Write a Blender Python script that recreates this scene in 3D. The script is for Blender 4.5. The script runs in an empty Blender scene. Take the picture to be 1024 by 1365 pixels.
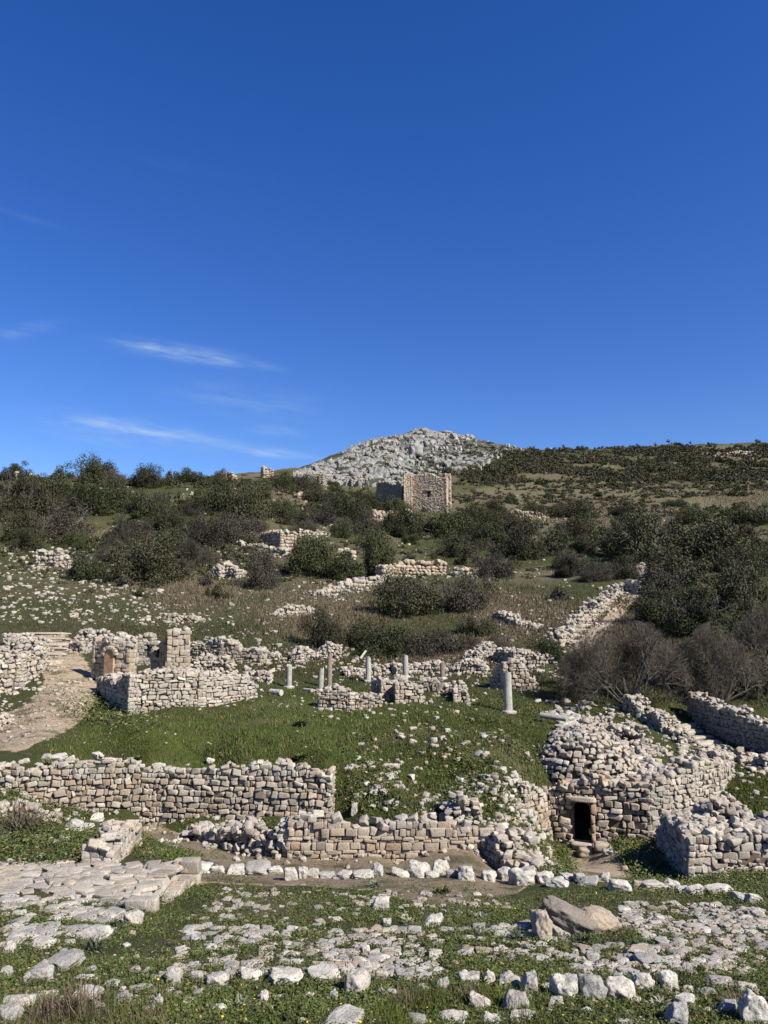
import bpy, math, random
import numpy as np
from mathutils import Vector, Matrix, Quaternion

random.seed(11)
rng = np.random.default_rng(11)
scene = bpy.context.scene
COL = scene.collection

# ------------------------------------------------------------------ camera model
W, H, F = 1024.0, 1365.0, 1024.0
PITCH = math.atan(139.5 / F)
CP, SP = math.cos(PITCH), math.sin(PITCH)

def ray(px, py):
    u = (px - W / 2) / F
    v = -(py - H / 2) / F
    dy = CP - SP * v
    return u / dy, (SP + CP * v) / dy          # x / y and z / y

def at(px, py, Y):
    a, e = ray(px, py)
    return Vector((a * Y, Y, e * Y))

def to_px(p):
    x, y, z = p
    d = y * CP + z * SP
    up = -y * SP + z * CP
    return W / 2 + F * x / d, H / 2 - F * up / d

# ------------------------------------------------------------------ value noise
def vnoise(x, y, seed=0):
    xi = np.floor(x).astype(np.int64); yi = np.floor(y).astype(np.int64)
    fx = x - xi; fy = y - yi
    fx = fx * fx * (3 - 2 * fx); fy = fy * fy * (3 - 2 * fy)
    def h(a, b):
        n = (a * 374761393 + b * 668265263 + seed * 1442695041) & 0x7FFFFFFF
        n = ((n ^ (n >> 13)) * 1274126177) & 0x7FFFFFFF
        n = n ^ (n >> 16)
        return (n & 0xFFFF) / 32767.5 - 1.0
    return (h(xi, yi) * (1 - fx) + h(xi + 1, yi) * fx) * (1 - fy) + (h(xi, yi + 1) * (1 - fx) + h(xi + 1, yi + 1) * fx) * fy

def fbm(x, y, octaves=4, seed=0, gain=0.5):
    s, a, t = 0.0, 1.0, 0.0
    for o in range(octaves):
        s = s + a * vnoise(x * 2 ** o, y * 2 ** o, seed + o * 17)
        t += a; a *= gain
    return s / t

def vnoise3(p, seed=0):
    i = np.floor(p).astype(np.int64); f = p - i
    f = f * f * (3 - 2 * f)
    r = 0.0
    for dx in (0, 1):
        for dy in (0, 1):
            for dz in (0, 1):
                n = ((i[:, 0] + dx) * 374761393 + (i[:, 1] + dy) * 668265263 + (i[:, 2] + dz) * 2147483647 + seed * 974711) & 0x7FFFFFFF
                n = ((n ^ (n >> 13)) * 1274126177) & 0x7FFFFFFF
                n = n ^ (n >> 16)
                w = (f[:, 0] if dx else 1 - f[:, 0]) * (f[:, 1] if dy else 1 - f[:, 1]) * (f[:, 2] if dz else 1 - f[:, 2])
                r = r + w * ((n & 0xFFFF) / 32767.5 - 1.0)
    return r

# ------------------------------------------------------------------ terrain: (px, py, distance) control points
CTRL = []
def cp(*pts): CTRL.extend(pts)
for px in (-350, 0, 256, 512, 768, 1024, 1374):
    cp((px, 1900, 5.0), (px, 1365, 9.0), (px, 1300, 11.0))
    cp((px, 648, 470), (px, 700, 900))
for px in (256, 512, 768, 1024, 1374):
    cp((px, 1250, 13.5))
for px in (320, 512, 768, 1024, 1374):
    cp((px, 1205, 16.5))
# left corner and platform
cp((-350, 1200, 16.0), (0, 1225, 14.5), (130, 1238, 14.2), (0, 1168, 18.2), (120, 1170, 18.2), (-300, 1150, 19), (250, 1198, 17.4), (225, 1240, 14.3))
cp((0, 1120, 21), (60, 1096, 23), (0, 1064, 25.2), (-300, 1060, 26), (120, 1102, 24.0), (165, 1120, 22.5))
# kerb and earth path behind it
cp((262, 1164, 19.6), (400, 1172, 19.3), (512, 1170, 19.4), (620, 1172, 19.3), (740, 1182, 18.9), (850, 1190, 18.5), (980, 1194, 18.3), (1300, 1200, 18.2))
cp((200, 1112, 25), (300, 1142, 22.2), (400, 1156, 21.0), (520, 1156, 21.2), (640, 1158, 21.2))
cp((395, 1142, 23), (530, 1146, 23), (668, 1148, 23), (260, 1120, 24.2))
# foot and top of the upper wall
cp((60, 1075, 26.2), (200, 1098, 27), (320, 1096, 26.6), (440, 1094, 26.2))
cp((0, 1010, 28.4), (60, 1012, 28.6), (200, 1016, 28.4), (320, 1022, 28.0), (435, 1028, 27.5), (-300, 1005, 29))
# fill behind the lower wall, mound
cp((400, 1108, 24.6), (530, 1094, 24.5), (660, 1098, 24.4), (470, 1066, 26.5), (560, 1062, 26.6), (640, 1062, 26.3), (690, 1095, 26))
cp((480, 1020, 29.5), (600, 1010, 30), (600, 960, 35.5), (680, 1010, 30.5), (690, 955, 38), (640, 945, 38.5), (735, 1000, 33))
cp((350, 1106, 25.4), (400, 1106, 25.5), (127, 1098, 25.6), (180, 1102, 25.6), (250, 1104, 25.8))
# lawn
cp((150, 985, 31.5), (300, 985, 31.5), (440, 985, 31.5), (150, 960, 35.5), (300, 958, 36), (430, 955, 36.5), (520, 960, 35.5))
# track
cp((0, 990, 31.5), (60, 940, 38), (95, 900, 44), (75, 862, 52), (0, 928, 41), (-300, 960, 38), (-200, 900, 48))
# ruin terrace
cp((185, 948, 38), (330, 925, 41), (240, 900, 44), (130, 892, 47), (385, 917, 44), (440, 944, 39.5), (490, 910, 46), (541, 906, 47.5), (590, 906, 47.5), (620, 932, 41.5), (500, 925, 43), (690, 915, 45), (730, 935, 42))
cp((380, 862, 55), (260, 856, 55.5), (350, 832, 62), (500, 874, 54), (600, 874, 55), (700, 884, 52))
# dome house
cp((735, 1128, 28.6), (778, 1126, 29.0), (868, 1122, 28.4), (800, 1152, 24.2), (850, 1140, 25.5), (700, 1135, 25.0), (730, 1150, 22.5))
cp((720, 1062, 30.4), (780, 1044, 31.6), (870, 1035, 31.2), (780, 1000, 34.5), (830, 985, 36), (900, 1000, 35.5))
cp((885, 1120, 27.2), (965, 1078, 28.6), (960, 1030, 32), (1000, 1050, 30), (1100, 1050, 30))
cp((890, 1168, 21.5), (930, 1172, 20.6), (1024, 1188, 19.2), (980, 1090, 25.5), (1024, 1085, 26), (1150, 1100, 25))
cp((760, 940, 41.5), (824, 938, 42), (900, 965, 40), (960, 1000, 36.5), (1024, 1012, 34.5), (935, 955, 42), (1024, 955, 42), (1150, 960, 41))
cp((760, 866, 55), (790, 822, 66), (850, 766, 92), (890, 757, 97), (820, 880, 50), (900, 880, 50), (1000, 880, 50), (900, 835, 60), (1024, 835, 60), (1300, 850, 58))
# slopes
cp((0, 836, 60), (-300, 830, 62), (80, 832, 61), (200, 802, 76), (400, 795, 80), (300, 772, 93), (500, 778, 88), (600, 792, 78), (700, 804, 74), (100, 790, 80))
cp((-300, 770, 92), (0, 764, 95), (100, 762, 98), (200, 742, 109), (-300, 700, 130), (0, 702, 126), (100, 685, 140), (200, 684, 141), (300, 690, 137))
cp((-300, 645, 168), (0, 650, 165), (100, 650, 170), (200, 652, 172))
cp((-300, 628, 188), (0, 634, 188), (100, 637, 190), (200, 640, 192), (260, 640, 195), (310, 634, 205), (360, 630, 220), (400, 626, 235))
cp((-300, 675, 290), (0, 675, 290), (130, 668, 290), (260, 655, 290))
cp((350, 734, 115), (450, 705, 135), (560, 692, 163), (565, 682, 178), (565, 668, 192), (560, 748, 110), (450, 660, 195), (480, 642, 228), (430, 634, 245))
cp((575, 578, 325), (540, 582, 320), (640, 590, 330), (500, 590, 308), (460, 606, 288), (420, 619, 268), (550, 622, 270), (620, 645, 235), (610, 615, 288), (390, 630, 280))
cp((700, 598, 340), (800, 598, 350), (900, 593, 360), (1024, 592, 365), (1374, 600, 360))
cp((700, 642, 250), (850, 640, 255), (1024, 640, 250), (1374, 640, 240), (700, 684, 180), (850, 684, 185), (1024, 682, 180), (1374, 690, 170), (700, 724, 132), (850, 722, 137), (1024, 720, 132), (1374, 730, 125))
cp((1024, 765, 94), (950, 785, 80), (700, 764, 100), (1374, 780, 85), (1024, 795, 76))

KA = 3.0
pa = np.array([(*ray(px, py), math.log(Y)) for px, py, Y in CTRL])
CX = np.stack([pa[:, 0] * KA, pa[:, 2]], 1)
CV = pa[:, 1]
def kern(d2):
    return 0.5 * d2 * np.log(d2 + 1e-12)
n = len(CX)
D2 = ((CX[:, None] - CX[None]) ** 2).sum(2)
A = np.zeros((n + 3, n + 3)); A[:n, :n] = kern(D2) + np.eye(n) * 0.0006
A[:n, n] = 1; A[:n, n + 1:] = CX; A[n, :n] = 1; A[n + 1:, :n] = CX.T
SOL = np.linalg.solve(A, np.concatenate([CV, np.zeros(3)]))
def tps(a, l):
    q = np.stack([a * KA, l], -1).reshape(-1, 2)
    out = np.empty(len(q))
    for i in range(0, len(q), 20000):
        b = q[i:i + 20000]
        d2 = ((b[:, None] - CX[None]) ** 2).sum(2)
        out[i:i + 20000] = kern(d2) @ SOL[:n] + SOL[n] + b @ SOL[n + 1:]
    return out.reshape(a.shape)

NA, NL = 1150, 760
A0, A1, L0, L1 = -1.5, 1.5, math.log(5.2), math.log(820.0)
# coarse spline, then refined bilinearly with added relief
ga = np.linspace(A0, A1, 300); gl = np.linspace(L0, L1, 254)
coarse = tps(*np.meshgrid(np.clip(ga, -0.88, 0.88), gl, indexing='ij'))
def bil(grid, a, l, a0=A0, a1=A1, l0=L0, l1=L1):
    na, nl = grid.shape
    u = np.clip((a - a0) / (a1 - a0) * (na - 1), 0, na - 1.0001); v = np.clip((l - l0) / (l1 - l0) * (nl - 1), 0, nl - 1.0001)
    i = u.astype(int); j = v.astype(int); u = u - i; v = v - j
    return (grid[i, j] * (1 - u) + grid[i + 1, j] * u) * (1 - v) + (grid[i, j + 1] * (1 - u) + grid[i + 1, j + 1] * u) * v
AGRID = np.linspace(A0, A1, NA); LGRID = np.linspace(L0, L1, NL)
GA, GL = np.meshgrid(AGRID, LGRID, indexing='ij')
GY = np.exp(GL); GX = GA * GY
GE = bil(coarse, GA, GL)

def in_poly(px, py, poly):
    px = np.asarray(px, float); py = np.asarray(py, float)
    r = np.zeros(px.shape, bool)
    for (x0, y0), (x1, y1) in zip(poly, poly[1:] + poly[:1]):
        c = (y0 > py) != (y1 > py)
        r ^= c & (px < (x1 - x0) * (py - y0) / ((y1 - y0) + 1e-12) + x0)
    return r

def px_of(x, y, z):
    d = y * CP + z * SP; up = -y * SP + z * CP
    return W / 2 + F * x / d, H / 2 - F * up / d

ROCKHILL = [(385, 640), (420, 622), (462, 603), (498, 588), (540, 580), (560, 574), (595, 574), (640, 586), (690, 594), (680, 604), (655, 618), (640, 632), (600, 636), (560, 640), (520, 650), (470, 648), (430, 646)]
GPX, GPY = px_of(GX, GY, GE * GY)
amp = np.interp(GY, [5, 20, 40, 60, 100, 200, 320, 820], [0.035, 0.05, 0.06, 0.16, 0.5, 0.9, 1.1, 1.2])
relief = amp * (fbm(GX / 3.1 + 7, GY / 3.1, 4, 3) * 0.55 + fbm(GX / 11.0, GY / 11.0, 3, 9) * 0.8 * np.clip((GY - 45) / 60, 0, 1))
rockm = in_poly(GPX, GPY, ROCKHILL) & (GY > 225) & (GY < 345)
moundm = (in_poly(GPX, GPY, [(455, 1085), (462, 985), (520, 955), (640, 950), (735, 980), (735, 1050), (690, 1090), (640, 1095)]) & (GY > 23) & (GY < 42)).astype(float)
for _ in range(14): moundm[1:-1, 1:-1] = (moundm[1:-1, 1:-1] * 2 + moundm[:-2, 1:-1] + moundm[2:, 1:-1] + moundm[1:-1, :-2] + moundm[1:-1, 2:]) / 6
relief = relief + moundm * (0.55 * fbm(GX / 2.4 + 3, GY / 2.4, 3, 55) + 0.1)
relief = relief + rockm * 1.6 * np.abs(fbm(GX / 6.0, GY / 9.0, 3, 21))
GE = GE + relief / GY
GZ = GE * GY

def height(x, y):
    x = np.asarray(x, float); y = np.asarray(y, float)
    return bil(GE, x / y, np.log(y)) * y

def hit(px, py):
    """where the ray through each pixel first meets the ground; Y = nan where it meets none"""
    px = np.atleast_1d(np.asarray(px, float)); py = np.atleast_1d(np.asarray(py, float))
    u = (px - W / 2) / F; v = -(py - H / 2) / F
    dy = CP - SP * v; a = u / dy; e = (SP + CP * v) / dy
    fi = np.clip((a - A0) / (A1 - A0) * (NA - 1), 0, NA - 1.001); i = fi.astype(int); t = (fi - i)[:, None]
    prof = GE[i] * (1 - t) + GE[i + 1] * t
    ok = prof >= e[:, None]
    k = ok.argmax(1); good = ok.any(1) & (k > 0)
    k = np.maximum(k, 1); r = np.arange(len(k))
    e0, e1 = prof[r, k - 1], prof[r, k]
    s = np.clip((e - e0) / np.where(e1 - e0 == 0, 1, e1 - e0), 0, 1)
    Y = np.exp(LGRID[k - 1] + s * (LGRID[k] - LGRID[k - 1]))
    Y = np.where(good, Y, np.nan)
    return a * Y, Y, e * Y

def G(px, py):
    x, y, z = hit(px, py)
    if np.isnan(y[0]): raise ValueError(('sky', px, py))
    return Vector((x[0], y[0], z[0]))

def on(p, dz=0.0):
    return Vector((p[0], p[1], float(height(p[0], p[1])) + dz))

# ------------------------------------------------------------------ materials
def mat(name, rough=0.9):
    m = bpy.data.materials.new(name); m.use_nodes = True
    nt = m.node_tree; b = nt.nodes['Principled BSDF']
    b.inputs['Roughness'].default_value = rough
    b.inputs['Specular IOR Level'].default_value = 0.15
    return m, nt, b
def ramp(nt, fac, stops, interp='LINEAR'):
    r = nt.nodes.new('ShaderNodeValToRGB'); r.color_ramp.interpolation = interp
    el = r.color_ramp.elements
    while len(el) < len(stops): el.new(0.5)
    for e, (p, c) in zip(el, stops):
        e.position = p; e.color = (*c, 1) if len(c) == 3 else c
    nt.links.new(fac, r.inputs[0]); return r.outputs[0]
def mixc(nt, fac, a, b, mode='MIX'):
    m = nt.nodes.new('ShaderNodeMix'); m.data_type = 'RGBA'; m.blend_type = mode
    for s, v in ((m.inputs[0], fac), (m.inputs[6], a), (m.inputs[7], b)):
        if isinstance(v, (int, float)): s.default_value = v
        elif isinstance(v, tuple): s.default_value = (*v, 1)
        else: nt.links.new(v, s)
    return m.outputs[2]
def math_(nt, op, a, b=0.0, c=0.0, clamp=False):
    m = nt.nodes.new('ShaderNodeMath'); m.operation = op; m.use_clamp = clamp
    for s, v in zip(m.inputs, (a, b, c)):
        if isinstance(v, (int, float)): s.default_value = v
        else: nt.links.new(v, s)
    return m.outputs[0]
def noise(nt, vec, scale, detail=4, rough=0.6, out=0):
    x = nt.nodes.new('ShaderNodeTexNoise'); x.inputs['Scale'].default_value = scale
    x.inputs['Detail'].default_value = detail; x.inputs['Roughness'].default_value = rough
    nt.links.new(vec, x.inputs['Vector']); return x.outputs[out]
def bump(nt, b, h, strength, dist):
    x = nt.nodes.new('ShaderNodeBump'); x.inputs['Strength'].default_value = strength; x.inputs['Distance'].default_value = dist
    nt.links.new(h, x.inputs['Height']); nt.links.new(x.outputs[0], b.inputs['Normal'])
def pos(nt): return nt.nodes.new('ShaderNodeNewGeometry').outputs['Position']
def isl(nt): return nt.nodes.new('ShaderNodeNewGeometry').outputs['Random Per Island']
def attr(nt, name):
    x = nt.nodes.new('ShaderNodeAttribute'); x.attribute_name = name; return x.outputs['Fac']

def stone_mat(name, palette, lichen=0.5, scale=3.0, bmp=0.5, per_object=False, dist=0.05):
    m, nt, b = mat(name, 0.92)
    r = nt.nodes.new('ShaderNodeObjectInfo').outputs['Random'] if per_object else isl(nt)
    k = len(palette)
    base = ramp(nt, r, [(i / max(k - 1, 1), c) for i, c in enumerate(palette)])
    p = pos(nt)
    n1 = noise(nt, p, scale, 6, 0.65)
    g = ramp(nt, n1, [(0.38, (0, 0, 0)), (0.62, (1, 1, 1))])
    c1 = mixc(nt, math_(nt, 'MULTIPLY', g, lichen), base, (0.235, 0.215, 0.185))
    w0 = ramp(nt, noise(nt, p, scale * 0.28, 4, 0.6), [(0.42, (0, 0, 0)), (0.60, (1, 1, 1))])
    c1 = mixc(nt, math_(nt, 'MULTIPLY', w0, 0.45 * min(1.0, lichen * 1.6)), c1, (0.27, 0.26, 0.24))
    l0 = ramp(nt, noise(nt, p, scale * 1.7, 3, 0.6), [(0.66, (0, 0, 0)), (0.72, (1, 1, 1))])
    c1 = mixc(nt, math_(nt, 'MULTIPLY', l0, 0.5), c1, (0.42, 0.27, 0.11))
    n2 = noise(nt, p, scale * 3.3, 5, 0.7)
    f2 = ramp(nt, n2, [(0.55, (0, 0, 0)), (0.75, (1, 1, 1))])
    c2 = mixc(nt, math_(nt, 'MULTIPLY', f2, 0.45), c1, (0.36, 0.27, 0.17))
    n3 = noise(nt, p, scale * 9, 4, 0.75)
    f3 = ramp(nt, n3, [(0.36, (0.30, 0.285, 0.26)), (0.47, (1, 1, 1))])
    c3 = mixc(nt, 1.0, c2, f3, 'MULTIPLY')
    nt.links.new(c3, b.inputs['Base Color'])
    hgt = math_(nt, 'ADD', n1, math_(nt, 'MULTIPLY', n3, 0.5))
    bump(nt, b, hgt, bmp, dist)
    return m

WHITE = [(0.47, 0.418, 0.344), (0.338, 0.289, 0.227), (0.545, 0.494, 0.417), (0.395, 0.343, 0.275), (0.508, 0.445, 0.365), (0.282, 0.24, 0.186), (0.432, 0.347, 0.251), (0.526, 0.476, 0.397)]
WALLMIX = [(0.4159, 0.3488, 0.2638), (0.3288, 0.2604, 0.1816), (0.4836, 0.4278, 0.3416), (0.3095, 0.2278, 0.1514), (0.3966, 0.3301, 0.2465), (0.2611, 0.2232, 0.173), (0.4352, 0.3488, 0.2422), (0.5126, 0.4604, 0.3806), (0.3482, 0.2465, 0.1514), (0.2128, 0.1814, 0.1427)]
TAN = [(0.4051, 0.3277, 0.2392), (0.4644, 0.3942, 0.3023), (0.3656, 0.266, 0.1715), (0.494, 0.4322, 0.3429), (0.3952, 0.3135, 0.2256), (0.2865, 0.228, 0.167), (0.4347, 0.3515, 0.2572), (0.3754, 0.2517, 0.1534), (0.4841, 0.4227, 0.3339), (0.2371, 0.19, 0.1399)]
PINK = [(0.40, 0.31, 0.225), (0.45, 0.36, 0.27), (0.36, 0.265, 0.185), (0.48, 0.40, 0.31), (0.42, 0.32, 0.23)]
M_WHITE = stone_mat('white_limestone', WHITE)
M_WHITE_ONE = stone_mat('white_limestone_boulder', [(0.5858, 0.55, 0.475), (0.4848, 0.445, 0.3752), (0.6464, 0.615, 0.5415), (0.5353, 0.49, 0.4133), (0.606, 0.575, 0.5035)], 0.6, 4.0, 0.7, True, 0.04)
M_TAN = stone_mat('tan_limestone', TAN, 0.3)
M_MIX = stone_mat('mixed_limestone', WALLMIX, 0.35)
M_OCHRE_ONE = stone_mat('ochre_limestone_boulder', [(0.40, 0.33, 0.25), (0.33, 0.255, 0.185)], 0.3, 4.0, 0.7, True, 0.04)
M_GREY_ONE = stone_mat('grey_limestone_boulder', [(0.44, 0.42, 0.385), (0.36, 0.34, 0.305)], 0.6, 5.0, 0.8, True, 0.05)
M_KEEP = stone_mat('keep_masonry', [tuple(v * 1.15 for v in c) for c in PINK], 0.3, 1.2, 0.4)

M_DARKWALL = stone_mat('shaded_masonry', [(0.28, 0.25, 0.21), (0.36, 0.325, 0.28), (0.22, 0.20, 0.17)], 0.5, 1.5, 0.4)  # dark stone with shade put into its colour; also used for grey rubble
M_CRAG = stone_mat('crag_limestone', [(0.272, 0.2686, 0.2584), (0.3196, 0.3128, 0.3026), (0.2244, 0.221, 0.2108), (0.3536, 0.3468, 0.3366)], 0.55, 0.45, 0.6, True, 0.4)
M_BROWN_ONE = stone_mat('brown_limestone_boulder', [(0.29, 0.24, 0.19), (0.26, 0.215, 0.17)], 0.5, 6.0, 1.0, True, 0.05)
M_MARBLE = stone_mat('column_marble', [(0.48, 0.468, 0.418), (0.416, 0.4, 0.3572)], 0.6, 2.0, 0.3, True, 0.02)
M_BROWNCOL = stone_mat('brown_column_stone', [(0.25, 0.19, 0.145), (0.21, 0.165, 0.13)], 0.25, 2.5, 0.3, True, 0.02)

def flat_mat(name, c, rough=0.95, var=0.3, scale=4.0, bmp=0.4, dist=0.04):
    m, nt, b = mat(name, rough); p = pos(nt)
    n1 = noise(nt, p, scale, 6, 0.7)
    lo = tuple(x * (1 - var) for x in c); hi = tuple(min(1, x * (1 + var)) for x in c)
    nt.links.new(ramp(nt, n1, [(0.3, lo), (0.7, hi)]), b.inputs['Base Color'])
    bump(nt, b, n1, bmp, dist); return m
M_CORE = flat_mat('earth_core', (0.12, 0.09, 0.065))
M_SLABFILL = flat_mat('pale_fill', (0.40, 0.36, 0.31))
M_KEEPCORE = flat_mat('keep_mortar', (0.34, 0.27, 0.215))
M_BARK = flat_mat('grey_bark', (0.09, 0.078, 0.068), 0.9, 0.3, 12)

def leaf_mat(name, cols, obj_var=0.35, trans=0.0):
    m, nt, b = mat(name, 0.7)
    r = isl(nt); k = len(cols)
    base = ramp(nt, r, [(i / (k - 1), c) for i, c in enumerate(cols)])
    o = nt.nodes.new('ShaderNodeObjectInfo').outputs['Random']
    f = math_(nt, 'MULTIPLY_ADD', o, obj_var * 2, 1 - obj_var)
    hsv = nt.nodes.new('ShaderNodeHueSaturation'); nt.links.new(base, hsv.inputs['Color']); nt.links.new(f, hsv.inputs['Value'])
    n1 = noise(nt, pos(nt), 0.9, 3)
    c = mixc(nt, 1.0, hsv.outputs[0], ramp(nt, n1, [(0.3, (0.7, 0.7, 0.7)), (0.7, (1.25, 1.2, 1.1))]), 'MULTIPLY')
    nt.links.new(c, b.inputs['Base Color']); return m
M_DARKLEAF = leaf_mat('evergreen_leaf', [(0.0311, 0.0384, 0.0157), (0.0477, 0.0559, 0.0236), (0.0385, 0.0455, 0.0193), (0.0688, 0.0743, 0.0332)])
M_OLIVE = leaf_mat('olive_leaf', [(0.0497, 0.0515, 0.0275), (0.0721, 0.0729, 0.0395), (0.0601, 0.0592, 0.0326), (0.0901, 0.0876, 0.0497)])
M_GREYTWIG = leaf_mat('grey_scrub', [(0.0656, 0.0584, 0.0464), (0.092, 0.08, 0.064), (0.056, 0.0528, 0.0368), (0.104, 0.092, 0.0736)])
M_BARE = leaf_mat('bare_twig', [(0.0975, 0.0832, 0.0676), (0.1495, 0.13, 0.1066), (0.0754, 0.065, 0.052)], 0.15)
M_FARSCRUB = leaf_mat('far_scrub', [(0.0694, 0.0694, 0.0383), (0.1008, 0.0963, 0.0554), (0.0874, 0.0806, 0.0504), (0.1232, 0.112, 0.0665)], 0.0)
M_WEED = leaf_mat('weed_leaf', [(0.0426, 0.0664, 0.0156), (0.0703, 0.0976, 0.0254), (0.0554, 0.08, 0.0176), (0.0981, 0.122, 0.0351), (0.0363, 0.0547, 0.0176), (0.0639, 0.08, 0.0215), (0.1812, 0.1513, 0.0732), (0.0533, 0.0732, 0.0195)], 0.0)
M_LAWN = leaf_mat('lawn_blade', [(0.0496, 0.0673, 0.0127), (0.0668, 0.0832, 0.0174), (0.0564, 0.0713, 0.0143), (0.0898, 0.0911, 0.027)], 0.0)
M_HILLGRASS = leaf_mat('hill_grass_blade', [(0.0492, 0.0558, 0.023), (0.0722, 0.0722, 0.0328), (0.1025, 0.0886, 0.0508), (0.059, 0.0541, 0.0295)], 0.0)
M_DRY = leaf_mat('dry_grass_blade', [(0.1536, 0.1188, 0.0792), (0.2095, 0.1692, 0.1188), (0.1187, 0.0864, 0.0648), (0.1816, 0.1512, 0.0936)], 0.0)
M_FLOWER, _nt, _b = mat('yellow_petal'); _b.inputs['Base Color'].default_value = (0.6, 0.45, 0.03, 1)
M_GLAUCOUS = leaf_mat('glaucous_leaf', [(0.06, 0.085, 0.055), (0.10, 0.125, 0.085), (0.075, 0.10, 0.06)], 0.2)
M_THISTLE = leaf_mat('pale_thistle_leaf', [(0.25, 0.26, 0.19), (0.36, 0.36, 0.29), (0.14, 0.16, 0.09)], 0.1)

# ------------------------------------------------------------------ mesh building
def mesh_obj(name, V, Fc, m, parent=None, smooth=False, link=True):
    me = bpy.data.meshes.new(name)
    V = np.asarray(V, np.float32)
    if isinstance(Fc, np.ndarray):
        k = Fc.shape[1]; nf = len(Fc)
        me.vertices.add(len(V)); me.vertices.foreach_set('co', V.ravel())
        me.loops.add(nf * k); me.loops.foreach_set('vertex_index', Fc.astype(np.int32).ravel())
        me.polygons.add(nf)
        me.polygons.foreach_set('loop_start', np.arange(0, nf * k, k, dtype=np.int32))
        me.polygons.foreach_set('loop_total', np.full(nf, k, np.int32))
        me.update(calc_edges=True); me.validate()
    else:
        me.from_pydata([tuple(v) for v in V], [], Fc)
    if m: me.materials.append(m)
    if smooth: me.polygons.foreach_set('use_smooth', np.ones(len(me.polygons), bool))
    o = bpy.data.objects.new(name, me)
    if link: COL.objects.link(o)
    if parent is not None:
        o.parent = parent; o.matrix_parent_inverse = Matrix.Translation(-parent.location)
    return o

def tag(o, label=None, cat=None, group=None, kind=None):
    if label: o['label'] = label
    if cat: o['category'] = cat
    if group: o['group'] = group
    if kind: o['kind'] = kind
    return o

def thing(name, label, cat, loc, group=None):
    o = bpy.data.objects.new(name, None); o.empty_display_size = 0.3; COL.objects.link(o); o.location = loc
    return tag(o, label, cat, group)

def cube_grid(n):
    """a welded n x n x n surface grid of the cube [-1, 1]"""
    idx = {}; V = []; Q = []
    def v(p):
        if p not in idx:
            idx[p] = len(V); V.append(p)
        return idx[p]
    for ax in range(3):
        for s in (0, n):
            for i in range(n):
                for j in range(n):
                    c = []
                    for di, dj in ((0, 0), (1, 0), (1, 1), (0, 1)):
                        q = [0, 0, 0]; q[ax] = s; q[(ax + 1) % 3] = i + di; q[(ax + 2) % 3] = j + dj
                        c.append(v(tuple(q)))
                    Q.append(c if s else c[::-1])
    return np.array(V, float) / n * 2 - 1, np.array(Q)

def stone_shape(n, seed, boxy=5.0, rough=0.12, chops=3, freq=1.3):
    r = np.random.default_rng(seed)
    V, Q = cube_grid(n)
    V = np.tan(V * 0.72) / math.tan(0.72)
    nrm = (np.abs(V) ** boxy).sum(1) ** (1 / boxy)
    V = V / nrm[:, None]
    V = V + V * (vnoise3(V * freq + seed * 3.7, seed) * rough * 1.3)[:, None]
    for _ in range(chops):
        d = r.normal(size=3); d /= np.linalg.norm(d)
        lim = r.uniform(0.75, 1.0) * np.abs(V @ d).max() * 0.86
        over = np.maximum(0, V @ d - lim)
        V = V - over[:, None] * d * 0.9
    if n > 5:
        l = np.linalg.norm(V, axis=1)[:, None]
        V = V + V / l * (vnoise3(V * 3.1 + seed, seed + 5) * rough * 0.5 + vnoise3(V * 7 + seed, seed + 6) * rough * 0.28 + vnoise3(V * 16 + seed, seed + 8) * rough * 0.14)[:, None]
        cr = np.abs(vnoise3(V * 2.0 + seed * 1.3, seed + 9))
        V = V - V / l * (np.clip(0.10 - cr, 0, 1) * rough * 7 * 0.14)[:, None]
    V = V / np.abs(V).max(0)
    return V, Q

def block_shape(seed, warp=0.2, jit=0.05, k=0.74, chops=1, n=3, fine=0.0):
    """an angular broken block: a six-sided lump with skewed corners, narrow worn edges and a few broken-off faces"""
    r = np.random.default_rng(seed)
    V, Q = cube_grid(n)
    V = np.sign(V) * (1 - (1 - np.abs(V)) * (1 - k) / (1 - 1 / 3)) * (np.abs(V) > 1e-6) if n == 3 else np.tan(V * 1.1) / math.tan(1.1)
    nrm = (np.abs(V) ** 14).sum(1) ** (1 / 14); V = V / nrm[:, None]
    c = r.uniform(-warp, warp, (2, 2, 2, 3)); f = (V + 1) / 2; W_ = np.zeros_like(V)
    for a in (0, 1):
        for b in (0, 1):
            for d in (0, 1):
                w = (f[:, 0] if a else 1 - f[:, 0]) * (f[:, 1] if b else 1 - f[:, 1]) * (f[:, 2] if d else 1 - f[:, 2])
                W_ += w[:, None] * c[a, b, d]
    V = V + W_ + r.uniform(-jit, jit, V.shape)
    for _ in range(chops):
        d = r.normal(size=3); d /= np.linalg.norm(d)
        lim = (V @ d).max() * r.uniform(0.62, 0.85); V = V - np.maximum(0, V @ d - lim)[:, None] * d
    if fine:
        l = np.linalg.norm(V, axis=1)[:, None]
        V = V + V / l * (vnoise3(V * 2.2 + seed, seed + 5) * fine + vnoise3(V * 5 + seed, seed + 6) * fine * 0.6)[:, None]
    return V / np.abs(V).max(0), Q
ST = [block_shape(100 + i, 0.30, 0.07, 0.68, i % 4) for i in range(30)]              # wall stones
SB = [block_shape(200 + i, 0.12, 0.04, 0.80, i % 2) for i in range(12)]              # squared blocks
STF = [stone_shape(2, 100 + i, 12.0, 0.15, 2, 1.0) for i in range(10)]               # the same, far away
ROUGH = [block_shape(300 + i, 0.42, 0.09, 0.66, 2 + i % 2) for i in range(20)]       # loose stones

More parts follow.
